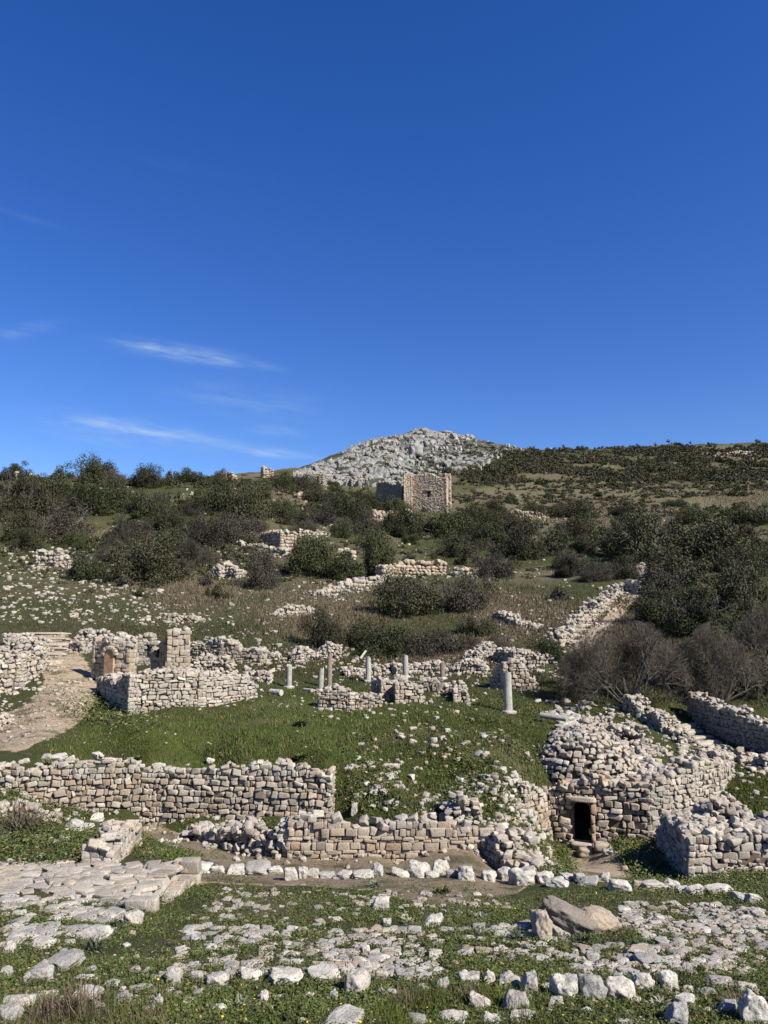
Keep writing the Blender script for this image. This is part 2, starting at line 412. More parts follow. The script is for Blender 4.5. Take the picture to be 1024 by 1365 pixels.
class Stones:
    """collects stones that are the pattern of one wall or one mass, and links them as ONE mesh"""
    def __init__(s): s.V = []; s.F = []; s.n = 0
    def __bool__(s): return True
    def add(s, shape, c, M):
        V, Q = shape
        s.V.append(V @ np.asarray(M, float).T + np.asarray(c, float)); s.F.append(Q + s.n); s.n += len(V)
    def build(s, name, m, parent=None, smooth=False):
        return mesh_obj(name, np.concatenate(s.V), np.concatenate(s.F), m, parent, smooth)

def build_runs(S, name, m, parent):
    """one mesh for each connected run of stones (a broken wall shows several)"""
    lo = np.array([v.min(0) for v in S.V]); hi = np.array([v.max(0) for v in S.V]); size = (hi - lo).max(1); k = len(lo)
    todo = set(range(k)); runs = []
    while todo:
        front = [todo.pop()]; run = []
        while front:
            i = front.pop(); run.append(i)
            if not todo: continue
            t = np.fromiter(todo, int)
            gap = np.maximum(0, np.maximum(lo[t] - hi[i], lo[i] - hi[t])); near = np.sqrt((gap ** 2).sum(1)) <= np.maximum(0.02, 0.42 * np.maximum(size[t], size[i]))
            for j in t[near]: todo.discard(int(j)); front.append(int(j))
        runs.append(run)
    for run in runs:
        if len(run) < 4 and len(runs) > 1: continue
        R = Stones()
        for i in run: R.V.append(S.V[i]); R.F.append(S.F[i] - S.F[i].min() + R.n); R.n += len(S.V[i])
        R.build(name, m, parent)

def rot(ax, ay, az):
    return np.array(Matrix.Rotation(az, 3, 'Z') @ Matrix.Rotation(ay, 3, 'Y') @ Matrix.Rotation(ax, 3, 'X'))

def basis(t, nrm):
    return np.array([[t[0], nrm[0], 0], [t[1], nrm[1], 0], [0, 0, 1.0]])

def wall_stones(S, pts, tops, thick, size, rag=0.3, style='coursed', both=True, holes=(), bury=0.3, toprub=1.0, shapes=None, ends=True, batter=0.0, S2=None, cope=0.3):
    """pts: base line (Vectors, z = ground); tops: wall top z at each. Lays courses of stones on both faces and loose ones on top."""
    shapes = shapes or (STF if pts[0][1] > 75 else SB if style == 'ashlar' else ST)
    P = np.array([[p[0], p[1], p[2]] for p in pts]); T = np.array(tops, float)
    seg = np.linalg.norm(np.diff(P[:, :2], axis=0), axis=1); cum = np.concatenate([[0], np.cumsum(seg)]); L = cum[-1]
    jit = {'coursed': 0.13, 'ashlar': 0.04, 'rubble': 0.35}[style]
    def frame(s):
        i = min(max(np.searchsorted(cum, s) - 1, 0), len(seg) - 1); f = (s - cum[i]) / max(seg[i], 1e-6)
        p = P[i] * (1 - f) + P[i + 1] * f
        t = (P[i + 1] - P[i])[:2] / max(seg[i], 1e-6)
        return p, t, np.array([t[1], -t[0]]), T[i] * (1 - f) + T[i + 1] * f
    nph = random.uniform(0, 99)
    def ragged(s): return rag * float(fbm(np.array([s * 0.8 + nph]), np.array([nph]), 3, 5)[0]) * 1.6
    sides = [(1, thick), (-1, thick)] if both else [(1, thick)]
    z = P[:, 2].min() - bury
    zmax = T.max() + rag
    while z < zmax:
        ch = size * random.choice((0.5, 0.7, 0.9, 1.0, 1.2)) * random.uniform(.9, 1.1) * (0.9 if style != 'rubble' else random.uniform(0.8, 1.2))
        for sd, th in sides:
            s = -random.uniform(0, size * 0.6)
            while s < L:
                ln = size * random.choice((0.5, 0.8, 1, 1.2, 1.5, 1.9)) * random.uniform(.85, 1.15) if style != 'rubble' else size * random.uniform(0.7, 1.5)
                sc = s + ln / 2; s += ln
                if sc < -0.05 or sc > L + 0.05: continue
                p, t, nr, tp = frame(min(max(sc, 0), L))
                zc = z + ch / 2
                if zc < p[2] - bury or zc + ch * 0.35 > tp + ragged(sc): continue
                if any(a < sc < b and c < zc - p[2] < d for a, b, c, d in holes) and sd == 1: continue
                dep = size * random.uniform(0.7, 1.1)
                off = th / 2 - dep * 0.42 + random.uniform(-0.05, 0.05) * (2 if style == 'rubble' else 1) - batter * max(0, zc - p[2])
                c = np.array([p[0] + nr[0] * off * sd, p[1] + nr[1] * off * sd, zc + random.uniform(-.02, .02)])
                M = basis(t, nr) @ rot(random.gauss(0, jit), random.gauss(0, jit), random.gauss(0, jit)) @ np.diag([ln * 0.52 * random.choice((1, -1)), dep * 0.5 * random.choice((1, -1)), ch * 0.54 * random.uniform(0.85, 1.1)])
                (S2 if S2 and zc > tp - cope * random.uniform(0.2, 1.8) else S).add(random.choice(shapes), c, M)
        z += ch * 0.97
    # corners of the line
    for i in range(1, len(P) - 1):
        t1 = (P[i] - P[i - 1])[:2]; t2 = (P[i + 1] - P[i])[:2]; t1 /= np.linalg.norm(t1); t2 /= np.linalg.norm(t2)
        if t1 @ t2 > 0.985: continue
        half = math.acos(max(-1, min(1, t1 @ t2))) / 2; sd = 1 if np.array([t1[1], -t1[0]]) @ (t1 - t2) > 0 else -1
        if not both and sd < 0: continue
        z = P[i][2] - bury; reach = thick / 2 * math.tan(half)
        while z < T[i] + ragged(cum[i]) - size * 0.5:
            ch = size * random.uniform(0.6, 1.0)
            for t_, e in ((t1, 1), (t2, -1)):
                nr = np.array([t_[1], -t_[0]]); k_ = 0.0
                while k_ < reach + size * 0.3:
                    ln = size * random.uniform(0.7, 1.3); kc = min(k_ + ln / 2, max(reach - ln * 0.35, 0.0)); k_ += ln * 0.9
                    off = thick / 2 - size * 0.4 - batter * max(0, z - P[i][2])
                    M = basis(t_, nr) @ rot(random.gauss(0, jit), random.gauss(0, jit), random.gauss(0, jit)) @ np.diag([ln * .54, size * 0.48, ch * 0.56])
                    (S2 if S2 and z > T[i] - cope else S).add(random.choice(shapes), (P[i][0] + nr[0] * off * sd + t_[0] * e * kc, P[i][1] + nr[1] * off * sd + t_[1] * e * kc, z + ch / 2), M)
            z += ch * 0.97
    # top
    if toprub > 0:
        k = int(L * max(thick, size) / (size * size) * 0.75 * toprub)
        for _ in range(k):
            sc = random.uniform(0, L); p, t, nr, tp = frame(sc); tp += ragged(sc)
            if tp < p[2] + 0.1: continue
            off = random.uniform(-0.45, 0.45) * thick
            r_ = size * random.uniform(0.32, 0.85)
            M = rot(random.uniform(-.4, .4), random.uniform(-.4, .4), random.uniform(0, 6.28)) @ np.diag([r_ * 1.2, r_, r_ * 0.7])
            (S2 or S).add(random.choice(ROUGH if style != 'ashlar' else ST), (p[0] + nr[0] * off, p[1] + nr[1] * off, tp - r_ * 0.2 + random.uniform(-.1, .06)), M)
    # ends
    if ends:
        for s0, sg in ((0, -1), (L, 1)):
            p, t, nr, tp = frame(s0); z = p[2] - bury
            while z < tp + ragged(s0) - size * 0.4:
                ch = size * random.uniform(0.6, 1.0)
                o = -thick / 2
                while o < thick / 2:
                    ln = size * random.uniform(0.7, 1.4)
                    oc = min(o + ln / 2, thick / 2 - 0.1); o += ln
                    c = np.array([p[0] + nr[0] * oc + t[0] * sg * (-0.05), p[1] + nr[1] * oc + t[1] * sg * (-0.05), z + ch / 2])
                    M = basis(-nr, t) @ rot(random.gauss(0, jit), random.gauss(0, jit), random.gauss(0, jit)) @ np.diag([ln * 0.5, size * 0.4, ch * 0.53])
                    S.add(random.choice(shapes), c, M)
                z += ch * 0.97

def wall_core(pts, tops, thick, name, parent, m=None, sink=0.12, holes=(), bury=0.6):
    """the earth and rubble filling between the faces: a strip of boxes along the line, open over the holes"""
    P = [Vector(p) for p in pts]; V = []; Fc = []
    cum = [0.0]
    for a, b in zip(P, P[1:]): cum.append(cum[-1] + (b - a).xy.length)
    cuts = set(cum)
    for a, b in zip(cum, cum[1:]):
        k = max(1, int((b - a) / 0.6))
        for i in range(k): cuts.add(a + (b - a) * i / k)
    for h in holes: cuts |= {min(max(h[0], 0), cum[-1]), min(max(h[1], 0), cum[-1])}
    cuts = sorted(cuts)
    def fr(s, i=None):
        i = 0
        while i < len(cum) - 2 and s > cum[i + 1] + 1e-9: i += 1
        f = (s - cum[i]) / max(cum[i + 1] - cum[i], 1e-6)
        p = P[i].lerp(P[i + 1], f); t = (P[i + 1] - P[i]); t.z = 0; t.normalize()
        return p, Vector((t.y, -t.x, 0)), tops[i] * (1 - f) + tops[i + 1] * f
    def box(s0, s1, lo, hi):
        b = len(V); hw = thick / 2
        for s, up in ((s0, 0), (s1, 0), (s0, 1), (s1, 1)):
            p, nr, tp = fr(s)
            zz = (p.z - bury if lo is None else p.z + lo) if not up else (tp - sink if hi is None else p.z + hi)
            for sg in (1, -1):
                q = p + nr * hw * sg; V.append((q.x, q.y, zz))
        # 0,1 s0 low +-; 2,3 s1 low; 4,5 s0 hi; 6,7 s1 hi
        for f in ((0, 2, 6, 4), (3, 1, 5, 7), (4, 6, 7, 5), (0, 1, 3, 2), (1, 0, 4, 5), (2, 3, 7, 6)): Fc.append(tuple(b + i for i in f))
    for s0, s1 in zip(cuts, cuts[1:]):
        if s1 - s0 < 1e-4: continue
        mid = (s0 + s1) / 2
        hs = [h for h in holes if h[0] < mid < h[1]]
        if hs:
            h = hs[0]
            if h[2] > 0.05: box(s0, s1, None, h[2])
            box(s0, s1, h[3], None)
        else: box(s0, s1, None, None)
    return mesh_obj(name, V, Fc, m or M_CORE, parent)

SPILL = []
def spill(pts, tops, thick, size, both, k):
    """stones fallen from a wall, lying along its foot"""
    for a, b in zip(pts, pts[1:]):
        d = (b - a); L = d.xy.length; nr = Vector((d.y, -d.x, 0)) / max(L, 1e-6)
        for _ in range(int(L * 7.0 * k * min(1.0, 0.4 / size))):
            q = a + d * random.uniform(-0.1, 1.1); sd = 1 if not both or random.random() < 0.6 else -1
            q = q + nr * sd * (thick / 2 + random.expovariate(1.4) * size * 3.5)
            SPILL.append((q.x, q.y, size * random.uniform(0.3, 1.2)))
def wall(name, label, cat, base, hts, thick, size, m, group=None, core=True, Y=None, **kw):
    """base: pixels of the foot line on the ground (or Vectors); hts: height in photo pixels at each, made metres at its distance"""
    pts = [p if isinstance(p, Vector) else (at(*p) if len(p) == 3 else G(*p)) for p in base]
    tops = [p.z + h * p.y / F for p, h in zip(pts, hts)]
    if pts[0].y < 70: size = size * 0.59; kw['rag'] = kw.get('rag', 0.3) * 1.5
    o = thing(name, label, cat, pts[0].lerp(pts[-1], 0.5), group)
    S = Stones(); S2 = Stones() if pts[0].y < 70 and m is not M_WHITE else None
    wall_stones(S, pts, tops, thick, size, S2=S2, cope=0.14 if kw.get('style') == 'ashlar' else 0.3, **kw)
    build_runs(S, 'stone_cladding', m, o)
    if S2 and S2.n: build_runs(S2, 'coping', M_WHITE, o)
    spill(pts, tops, thick, size, kw.get('both', True), 1.0 if kw.get('style') == 'rubble' else 0.55)
    if core: wall_core(pts, tops, max(thick - size * 0.75, 0.12), 'rubble_core', o, sink=size * 0.35 + kw.get('rag', 0.3) * 0.9, holes=kw.get('holes', ()))
    return o, pts, tops

def box_mesh(name, c, dims, m, parent=None, rz=0.0, n=5, seed=1, boxy=14, rough=0.03, R=None):
    V, Q = stone_shape(n, seed, boxy, rough, 0)
    M = (R if R is not None else rot(0, 0, rz)) @ np.diag([dims[0] / 2, dims[1] / 2, dims[2] / 2])
    return mesh_obj(name, V @ M.T + np.asarray(c), Q, m, parent)
#PART2
# ------------------------------------------------------------------ ground sheet, split where its surface changes
def wpoly(pxs):
    out = []
    for p in pxs:
        q = at(*p) if len(p) == 3 else G(*p)
        out.append((q.x, q.y))
    return out
def mask_of(poly, blur=3):
    mk = in_poly(GX, GY, poly).astype(float)
    for _ in range(blur):
        mk[1:-1, 1:-1] = (mk[1:-1, 1:-1] * 2 + mk[:-2, 1:-1] + mk[2:, 1:-1] + mk[1:-1, :-2] + mk[1:-1, 2:]) / 6
    return mk
TRACK = wpoly([(-200, 960, 38), (-60, 1000, 31.5), (20, 1003), (62, 985), (105, 962), (125, 935), (132, 908), (112, 882), (97, 862), (92, 847), (40, 847), (48, 866), (58, 890), (62, 912), (40, 938), (0, 955)])
EARTH = wpoly([(168, 1103), (205, 1100), (262, 1120), (330, 1136), (400, 1140), (520, 1142), (650, 1144), (715, 1168), (690, 1190), (600, 1206), (540, 1200), (500, 1186), (420, 1181), (330, 1179), (262, 1176), (250, 1166), (300, 1158), (250, 1135), (205, 1118)])
DOORP = wpoly([(752, 1132), (800, 1131), (822, 1142), (838, 1163), (850, 1176), (760, 1172), (765, 1150)])
MIDP = wpoly([(836, 778), (848, 762), (892, 755), (902, 766), (872, 776)])
STAIRP = wpoly([(758, 868), (784, 842), (808, 822), (828, 800), (842, 778), (860, 780), (842, 808), (818, 832), (800, 852), (782, 872)])
mk_track, mk_earth, mk_door, mk_mid, mk_stair = mask_of(TRACK, 12), mask_of(EARTH, 8), mask_of(DOORP, 6), mask_of(MIDP, 2), mask_of(STAIRP, 2)
wob = fbm(GX * 1.5, GY * 1.5, 4, 31) * 0.75 + fbm(GX * 6, GY * 6, 2, 33) * 0.5
m_path = np.maximum.reduce([mk_track, mk_earth, mk_door, mk_mid, mk_stair])
m_lawn = mask_of(wpoly([(70, 1005), (440, 1018), (520, 1000), (560, 960), (500, 945), (430, 930), (330, 940), (190, 965), (130, 960)]), 8)
NPX, NPY = px_of(GX, GY, GZ)
m_rock = in_poly(NPX, NPY, ROCKHILL).astype(float) * (GY > 220) * (GY < 350)
for _ in range(3): m_rock[1:-1, 1:-1] = (m_rock[1:-1, 1:-1] * 2 + m_rock[:-2, 1:-1] + m_rock[2:, 1:-1] + m_rock[1:-1, :-2] + m_rock[1:-1, 2:]) / 6
m_dry = np.clip(0.30 + 0.8 * fbm(GX / 14.0, GY / 14.0, 3, 77) + 0.25 * np.clip((GY - 60) / 60, 0, 1), 0, 1) * (GY > 45)
m_dry = np.maximum(m_dry, m_lawn * np.clip(0.25 + 1.1 * fbm(GX / 2.6, GY / 2.6, 4, 80), 0, 0.9))
mk_mound = mask_of(wpoly([(450, 1080), (470, 985), (560, 965), (650, 970), (720, 1010), (690, 1065), (650, 1090), (560, 1090)]), 8)
m_dry = np.maximum(m_dry, mk_mound * np.clip(0.45 + 0.9 * fbm(GX / 1.8, GY / 1.8, 3, 79), 0, 1))
m_dry = np.where(GY < 23, np.clip(0.30 + 0.9 * fbm(GX / 1.4, GY / 1.4, 3, 78), 0, 1), m_dry)
for zp in ([(350, 830), (360, 790), (480, 770), (500, 800), (480, 850), (420, 860)], [(640, 860), (600, 800), (700, 790), (760, 800), (760, 840)], [(780, 850), (800, 800), (850, 790), (860, 830)], [(170, 780), (240, 740), (330, 790), (240, 800)], [(620, 655), (700, 640), (1020, 645), (1020, 700), (640, 700)]):
    m_dry = np.maximum(m_dry, mask_of(wpoly(zp), 8) * 0.9)

def ground_mat(name, path=False, k=1.0):
    m, nt, b = mat(name, 0.95)
    p = pos(nt)
    big = noise(nt, p, 0.22, 4, 0.6); mid_ = noise(nt, p, 1.3, 5, 0.65); fine = noise(nt, p, 7.0, 5, 0.7); vf = noise(nt, p, 28.0, 3, 0.7)
    green = ramp(nt, mid_, [(0.28, (0.048, 0.040, 0.022)), (0.42, (0.046, 0.052, 0.016)), (0.6, (0.056, 0.068, 0.018)), (0.78, (0.095, 0.090, 0.036))])
    lawn = ramp(nt, mid_, [(0.25, (0.058, 0.055, 0.020)), (0.5, (0.060, 0.084, 0.016)), (0.75, (0.088, 0.108, 0.024))])
    g = mixc(nt, attr(nt, 'lawn'), green, lawn)
    dry = ramp(nt, fine, [(0.25, (0.075, 0.062, 0.038)), (0.55, (0.15, 0.125, 0.075)), (0.8, (0.22, 0.185, 0.12))])
    dm = math_(nt, 'SUBTRACT', math_(nt, 'ADD', math_(nt, 'MULTIPLY', attr(nt, 'dry'), 1.3), math_(nt, 'MULTIPLY', fine, 0.7)), 0.75, clamp=True)
    g = mixc(nt, dm, g, dry)
    soil = ramp(nt, fine, [(0.2, (0.10, 0.072, 0.05)), (0.8, (0.20, 0.15, 0.11))])
    sm = ramp(nt, mid_, [(0.30, (1, 1, 1)), (0.40, (0, 0, 0))])
    g = mixc(nt, math_(nt, 'MULTIPLY', sm, 0.7), g, soil)
    if path:
        earth = ramp(nt, fine, [(0.2, (0.24 * k, 0.172 * k, 0.11 * k)), (0.5, (0.40 * k, 0.305 * k, 0.205 * k)), (0.8, (0.52 * k, 0.42 * k, 0.30 * k))])
        vor = nt.nodes.new('ShaderNodeTexVoronoi'); vor.inputs['Scale'].default_value = 9.0; nt.links.new(p, vor.inputs['Vector'])
        peb = ramp(nt, vor.outputs['Distance'], [(0.18, (1, 1, 1)), (0.3, (0, 0, 0))])
        sel = ramp(nt, vor.outputs['Color'], [(0.45, (0, 0, 0)), (0.55, (1, 1, 1))])
        earth = mixc(nt, mixc(nt, 1.0, peb, sel, 'MULTIPLY'), earth, (0.56 * k, 0.50 * k, 0.42 * k))
        pm = math_(nt, 'ADD', math_(nt, 'MULTIPLY', attr(nt, 'path'), 1.5), math_(nt, 'MULTIPLY', math_(nt, 'MULTIPLY_ADD', mid_, 1.5, -0.25), 1.4))
        pm = ramp(nt, math_(nt, 'SUBTRACT', pm, 1.0), [(0.12, (0, 0, 0)), (0.35, (1, 1, 1))])
        tuft = ramp(nt, noise(nt, p, 0.75, 5, 0.7), [(0.50, (1, 1, 1)), (0.60, (0.25, 0.25, 0.25))])
        g = mixc(nt, mixc(nt, 1.0, pm, tuft, 'MULTIPLY'), g, earth)
    else:
        pm = math_(nt, 'ADD', math_(nt, 'MULTIPLY', attr(nt, 'path'), 1.5), math_(nt, 'MULTIPLY', math_(nt, 'MULTIPLY_ADD', mid_, 1.5, -0.25), 1.4))
        pm = ramp(nt, math_(nt, 'SUBTRACT', pm, 1.0), [(0.12, (0, 0, 0)), (0.35, (1, 1, 1))])
        g = mixc(nt, pm, g, ramp(nt, fine, [(0.2, (0.24 * k, 0.172 * k, 0.11 * k)), (0.5, (0.40 * k, 0.305 * k, 0.205 * k)), (0.8, (0.52 * k, 0.42 * k, 0.30 * k))]))
    rk = noise(nt, p, 0.5, 6, 0.7)
    rock = ramp(nt, rk, [(0.35, (0.045, 0.047, 0.032)), (0.55, (0.085, 0.083, 0.065)), (0.68, (0.30, 0.295, 0.28))])
    g = mixc(nt, attr(nt, 'rock'), g, rock)
    nt.links.new(g, b.inputs['Base Color'])
    h = math_(nt, 'ADD', math_(nt, 'MULTIPLY', mid_, 0.6), math_(nt, 'ADD', fine, math_(nt, 'MULTIPLY', vf, 0.4)))
    bump(nt, b, h, 0.8, 0.10)
    return m
M_GROUND = ground_mat('grassy_ground')
M_PATH = ground_mat('trodden_earth', True, 0.95)
M_EARTH = ground_mat('damp_brown_earth', True, 0.55)

verts_all = np.stack([GX, GY, GZ], -1).reshape(-1, 3)
idx = np.arange(NA * NL).reshape(NA, NL)
quads = np.stack([idx[:-1, :-1], idx[1:, :-1], idx[1:, 1:], idx[:-1, 1:]], -1)
def fc(mk): return (mk[:-1, :-1] + mk[1:, 1:]) / 2 + (wob[:-1, :-1] * 0.8)
owner = np.zeros((NA - 1, NL - 1), int)
for k, mk in enumerate((mk_track, mk_earth, mk_door, mk_mid, mk_stair), 1):
    owner[((mk[:-1, :-1] + mk[1:, 1:]) / 2 > 0.02) & (fc(mk) > 0.40)] = k
def sheet(name, k, m):
    q = quads[owner == k]
    used, inv = np.unique(q, return_inverse=True)
    o = mesh_obj(name, verts_all[used], inv.reshape(-1, 4), m, None, True)
    for an, arr in (('path', m_path), ('lawn', m_lawn), ('dry', m_dry), ('rock', m_rock)):
        a = o.data.attributes.new(an, 'FLOAT', 'POINT'); a.data.foreach_set('value', arr.reshape(-1)[used].astype(np.float32))
    tag(o, kind='structure'); return o
sheet('ground', 0, M_GROUND)
tag(sheet('dirt_path', 1, M_PATH), 'pale stony dirt track curving up past the ruins')
tag(sheet('earth_path', 2, M_EARTH), 'bare brown earth path behind the kerb of boulders')
tag(sheet('doorway_path', 3, M_PATH), 'pale earth apron before the dark doorway')
sheet('terrace_path', 4, M_PATH)
sheet('stair_path', 5, M_PATH)

# ------------------------------------------------------------------ the ruins
# upper retaining wall
UB = [(-60, 1070, 26.3), (40, 1076, 26.4), (120, 1088, 26.8), (200, 1098, 27.0), (320, 1097, 26.6), (443, 1095, 26.2)]
wall('retaining_wall', 'long tan and white coursed wall holding up the green lawn terrace', 'wall', UB, [48, 52, 62, 74, 74, 66], 0.75, 0.335, M_MIX, rag=0.16, both=False, toprub=0.6)
# lower retaining wall
wall('retaining_wall', 'low pinkish block wall below the tan wall, ending in a rubble slope', 'wall', [(386, 1142, 23.0), (470, 1146, 23.0), (560, 1148, 23.0), (668, 1150, 23.0)], [46, 50, 52, 48], 0.7, 0.35, M_TAN, rag=0.10, style='ashlar', both=False, toprub=0.5)
wall('rubble_wall', 'collapsed heap of rounded white rubble against the foot of the tan wall', 'wall', [(246, 1112, 24.8), (300, 1128, 24.2), (350, 1136, 23.6), (392, 1142, 23.1)], [12, 26, 33, 36], 0.9, 0.34, M_WHITE, rag=0.3, style='rubble', both=False, toprub=1.2)
wall('rubble_wall', 'tumbled stony bank stepping down from the block wall towards the doorway path', 'wall', [(664, 1150, 23.0), (700, 1162, 21.8), (738, 1172, 21.0)], [34, 22, 9], 1.2, 0.34, M_MIX, rag=0.3, style='rubble', both=False, toprub=1.6)
wall('rubble_wall', 'loose rubble facing on the mound above the block wall', 'wall', [(572, 1092, 24.9), (612, 1090, 25.2), (640, 1092, 25.2)], [13, 11, 5], 0.9, 0.34, M_WHITE, rag=0.3, style='rubble', both=False, toprub=1.5)
# lit battered wall stub running towards the camera
wall('masonry_stub', 'sunlit cream masonry stub leaning beside the white paved platform', 'wall', [(172, 1112, 23.0), (150, 1140, 20.6), (128, 1158, 19.2)], [22, 32, 26], 0.7, 0.34, M_WHITE, rag=0.15, style='ashlar', toprub=0.8, both=True)
wall('rubble_wall', 'broken line of white stones on the weedy bank beside the tan wall', 'wall', [(-40, 1100, 22.8), (30, 1086, 23.8), (78, 1080, 24.2)], [16, 12, 8], 0.6, 0.3, M_WHITE, rag=0.25, style='rubble', toprub=1.3)
# rubble wall at the track's outer side
wall('rubble_wall', 'thick white rubble wall curving along the outer edge of the dirt track', 'wall', [(-60, 935, 40.5), (8, 920, 42.5), (34, 900, 45.5), (42, 874, 50), (25, 856, 54)], [62, 52, 36, 18, 8], 2.0, 0.42, M_WHITE, rag=0.35, style='rubble', toprub=1.1)
wall('rubble_wall', 'small clump of white stones at the inner bend of the dirt track', 'wall', [(-25, 978, 34), (8, 970, 35.2)], [12, 9], 0.8, 0.3, M_WHITE, rag=0.3, style='rubble', toprub=1.4)
# gate ruin on the terrace
wall('rubble_wall', 'low white rubble wall behind the pillar with the blocked arch', 'wall', [(100, 872, 51), (118, 866, 52), (160, 862, 53), (205, 864, 53)], [20, 24, 18, 14], 1.2, 0.42, M_WHITE, rag=0.35, style='rubble', toprub=1.2)
pier, _, _ = wall('arched_pillar', 'stubby cream stone pillar with a blocked ochre arch in its face', 'ruin', [(131, 897, 44.5), (152, 902, 43.8), (176, 902, 43.6)], [46, 49, 42], 0.8, 0.52, M_TAN, rag=0.06, style='ashlar', toprub=0.7)
def arch_strip(c, w, h, ring, depth, name, m, parent, t=(1, 0), half=False, stones=9):
    """a ring of voussoirs springing h above c, w wide inside"""
    S = Stones(); tx = np.array([t[0], t[1], 0.0]); nr = np.array([t[1], -t[0], 0.0]); up = np.array([0, 0, 1.0])
    r = w / 2 + ring / 2; a1 = math.pi * (0.55 if half else 1.0)
    for i in range(stones):
        a = a1 * (i + 0.5) / stones
        rad = tx * math.cos(a) + up * math.sin(a); tan = -tx * math.sin(a) + up * math.cos(a)
        M = np.stack([tan, nr, rad], 1) @ np.diag([r * a1 / stones * 0.54, depth / 2, ring / 2])
        S.add(random.choice(SB), np.asarray(c) + up * h + rad * r, M)
    return S.build(name, m, parent)
pc = at(153, 900, 43.75); pt = (at(176, 902, 43.6) - at(131, 897, 44.5)); pt.z = 0; pt.normalize()
pn = Vector((pt.y, -pt.x, 0))
def niche(c, w, h, name, m, parent, t, nrm):
    V = []; k = 12
    for dz in (0.0, -0.12):
        V.append(c + Vector(t) * (w / 2) + Vector(nrm) * dz); 
        for i in range(k + 1):
            a = math.pi * i / k
            V.append(c + Vector(t) * (math.cos(a) * w / 2) + Vector((0, 0, h + math.sin(a) * w / 2)) + Vector(nrm) * dz)
        V.append(c - Vector(t) * (w / 2) + Vector(nrm) * dz)
    q = k + 3
    Fc = [tuple(range(q)), tuple(range(2 * q - 1, q - 1, -1))] + [(i, q + i, q + i + 1, i + 1) for i in range(q - 1)]
    return mesh_obj(name, [tuple(v) for v in V], Fc, m, parent)
M_INFILL = flat_mat('ochre_infill', (0.36, 0.23, 0.13), 0.95, 0.4, 6)
niche(pc + pn * 0.55 + Vector((0, 0, 0.1)), 0.62, 1.0, 'blocked_arch', M_INFILL, pier, pt, pn)
arch_strip(np.array(pc + pn * 0.5), 0.64, 1.1, 0.22, 0.25, 'arch_ring', M_TAN, pier, (pt.x, pt.y))
pier2, pp, ptp = wall('arched_pier', 'taller cream pier with the broken springing of an arch and a small niche', 'ruin', [(224, 905, 43.2), (250, 905, 43.4)], [60, 66], 1.1, 0.52, M_TAN, rag=0.05, style='ashlar', toprub=0.6)
nb = at(205, 900, 44.6); ne = at(226, 902, 44.0)
S = Stones(); wall_stones(S, [nb, ne], [nb.z + 1.35, ne.z + 2.2], 0.5, 0.24, rag=0.08, style='ashlar', toprub=0.3, holes=((0.3, 0.62, 0.95, 1.5),)); S.build('niche_wall', M_TAN, pier2)
wall_core([nb, ne], [nb.z + 1.35, ne.z + 2.2], 0.25, 'niche_core', pier2, holes=((0.32, 0.6, 0.97, 1.48),))
ap = at(214, 903, 43.6)
for k_, (rr, off) in enumerate(((0.26, 0.0), (0.2, 0.32))):
    arch_strip(np.array(ap + Vector((-0.25 + off * 0.2, -0.15 + off, 0.0))), 1.25, 1.15 - off * 0.4, rr, 0.3, 'arch_rib', M_WHITE, pier2, (1, 0), True, 7)
wall('rubble_wall', 'brown field wall with a ragged white top behind the arched pier', 'wall', [(255, 872, 51), (300, 880, 50), (352, 884, 49.5)], [18, 26, 16], 1.0, 0.42, M_MIX, rag=0.4, style='coursed', toprub=1.6)
wall('ruined_house_wall', 'big cream house corner heaped with white rubble beside the track', 'ruin', [(146, 906, 42.5), (165, 928, 39.8), (187, 951, 37.6), (262, 946, 38.4), (330, 930, 40.8)], [4, 22, 50, 42, 20], 1.5, 0.40, M_WHITE, rag=0.3, style='coursed', toprub=1.5)
wall('rubble_wall', 'loose row of white stones behind the heaped house corner', 'wall', [(236, 900, 44.8), (275, 896, 45.5), (318, 902, 45)], [14, 20, 8], 0.9, 0.38, M_WHITE, rag=0.4, style='rubble', toprub=1.3)
wall('rubble_wall', 'short stub of white rubble between the house corner and the slim columns', 'wall', [(328, 905, 45), (362, 906, 45)], [16, 12], 0.8, 0.36, M_WHITE, rag=0.3, style='rubble', toprub=1.2)
wall('stone_window_frame', 'small stone window frame in the gap between pillar and pier', 'ruin', [(186, 884, 48.5), (200, 884, 48.5), (212, 884, 48.5)], [30, 28, 30], 0.5, 0.34, M_WHITE, rag=0.08, style='ashlar', toprub=0.3, holes=((0.35, 0.9, 0.3, 1.1),))
# walls round the columns
wall('cistern_wall', 'low cream block wall in front of the slim columns, left broken', 'wall', [(428, 944, 39.6), (468, 948, 39.2), (507, 946, 39.4)], [18, 26, 20], 0.9, 0.36, M_TAN, rag=0.22, style='coursed', toprub=0.8)
wall('cistern_wall', 'tall corner stub of cream blocks behind the low column wall', 'wall', [(503, 935, 41.2), (512, 938, 40.8), (530, 936, 41)], [26, 30, 22], 0.8, 0.36, M_MIX, rag=0.2, style='coursed', toprub=0.7)
wall('cistern_wall', 'square ended cream wall with a shaded recess behind the mound', 'wall', [(533, 918, 44.5), (536, 940, 40.2), (560, 938, 40.5)], [18, 29, 24], 0.7, 0.36, M_MIX, rag=0.15, style='coursed', toprub=0.7)
wall('cistern_wall', 'shaded recessed wall between two cream wall ends on the mound', 'wall', [(560, 922, 44), (612, 925, 43.5)], [15, 12], 0.7, 0.36, M_MIX, rag=0.15, style='coursed', toprub=0.9)
wall('cistern_wall', 'short cream wall end sticking out at the mound crest', 'wall', [(612, 924, 43.5), (614, 938, 40.6), (624, 938, 40.6)], [12, 18, 14], 0.7, 0.36, M_TAN, rag=0.15, style='coursed', toprub=0.7)
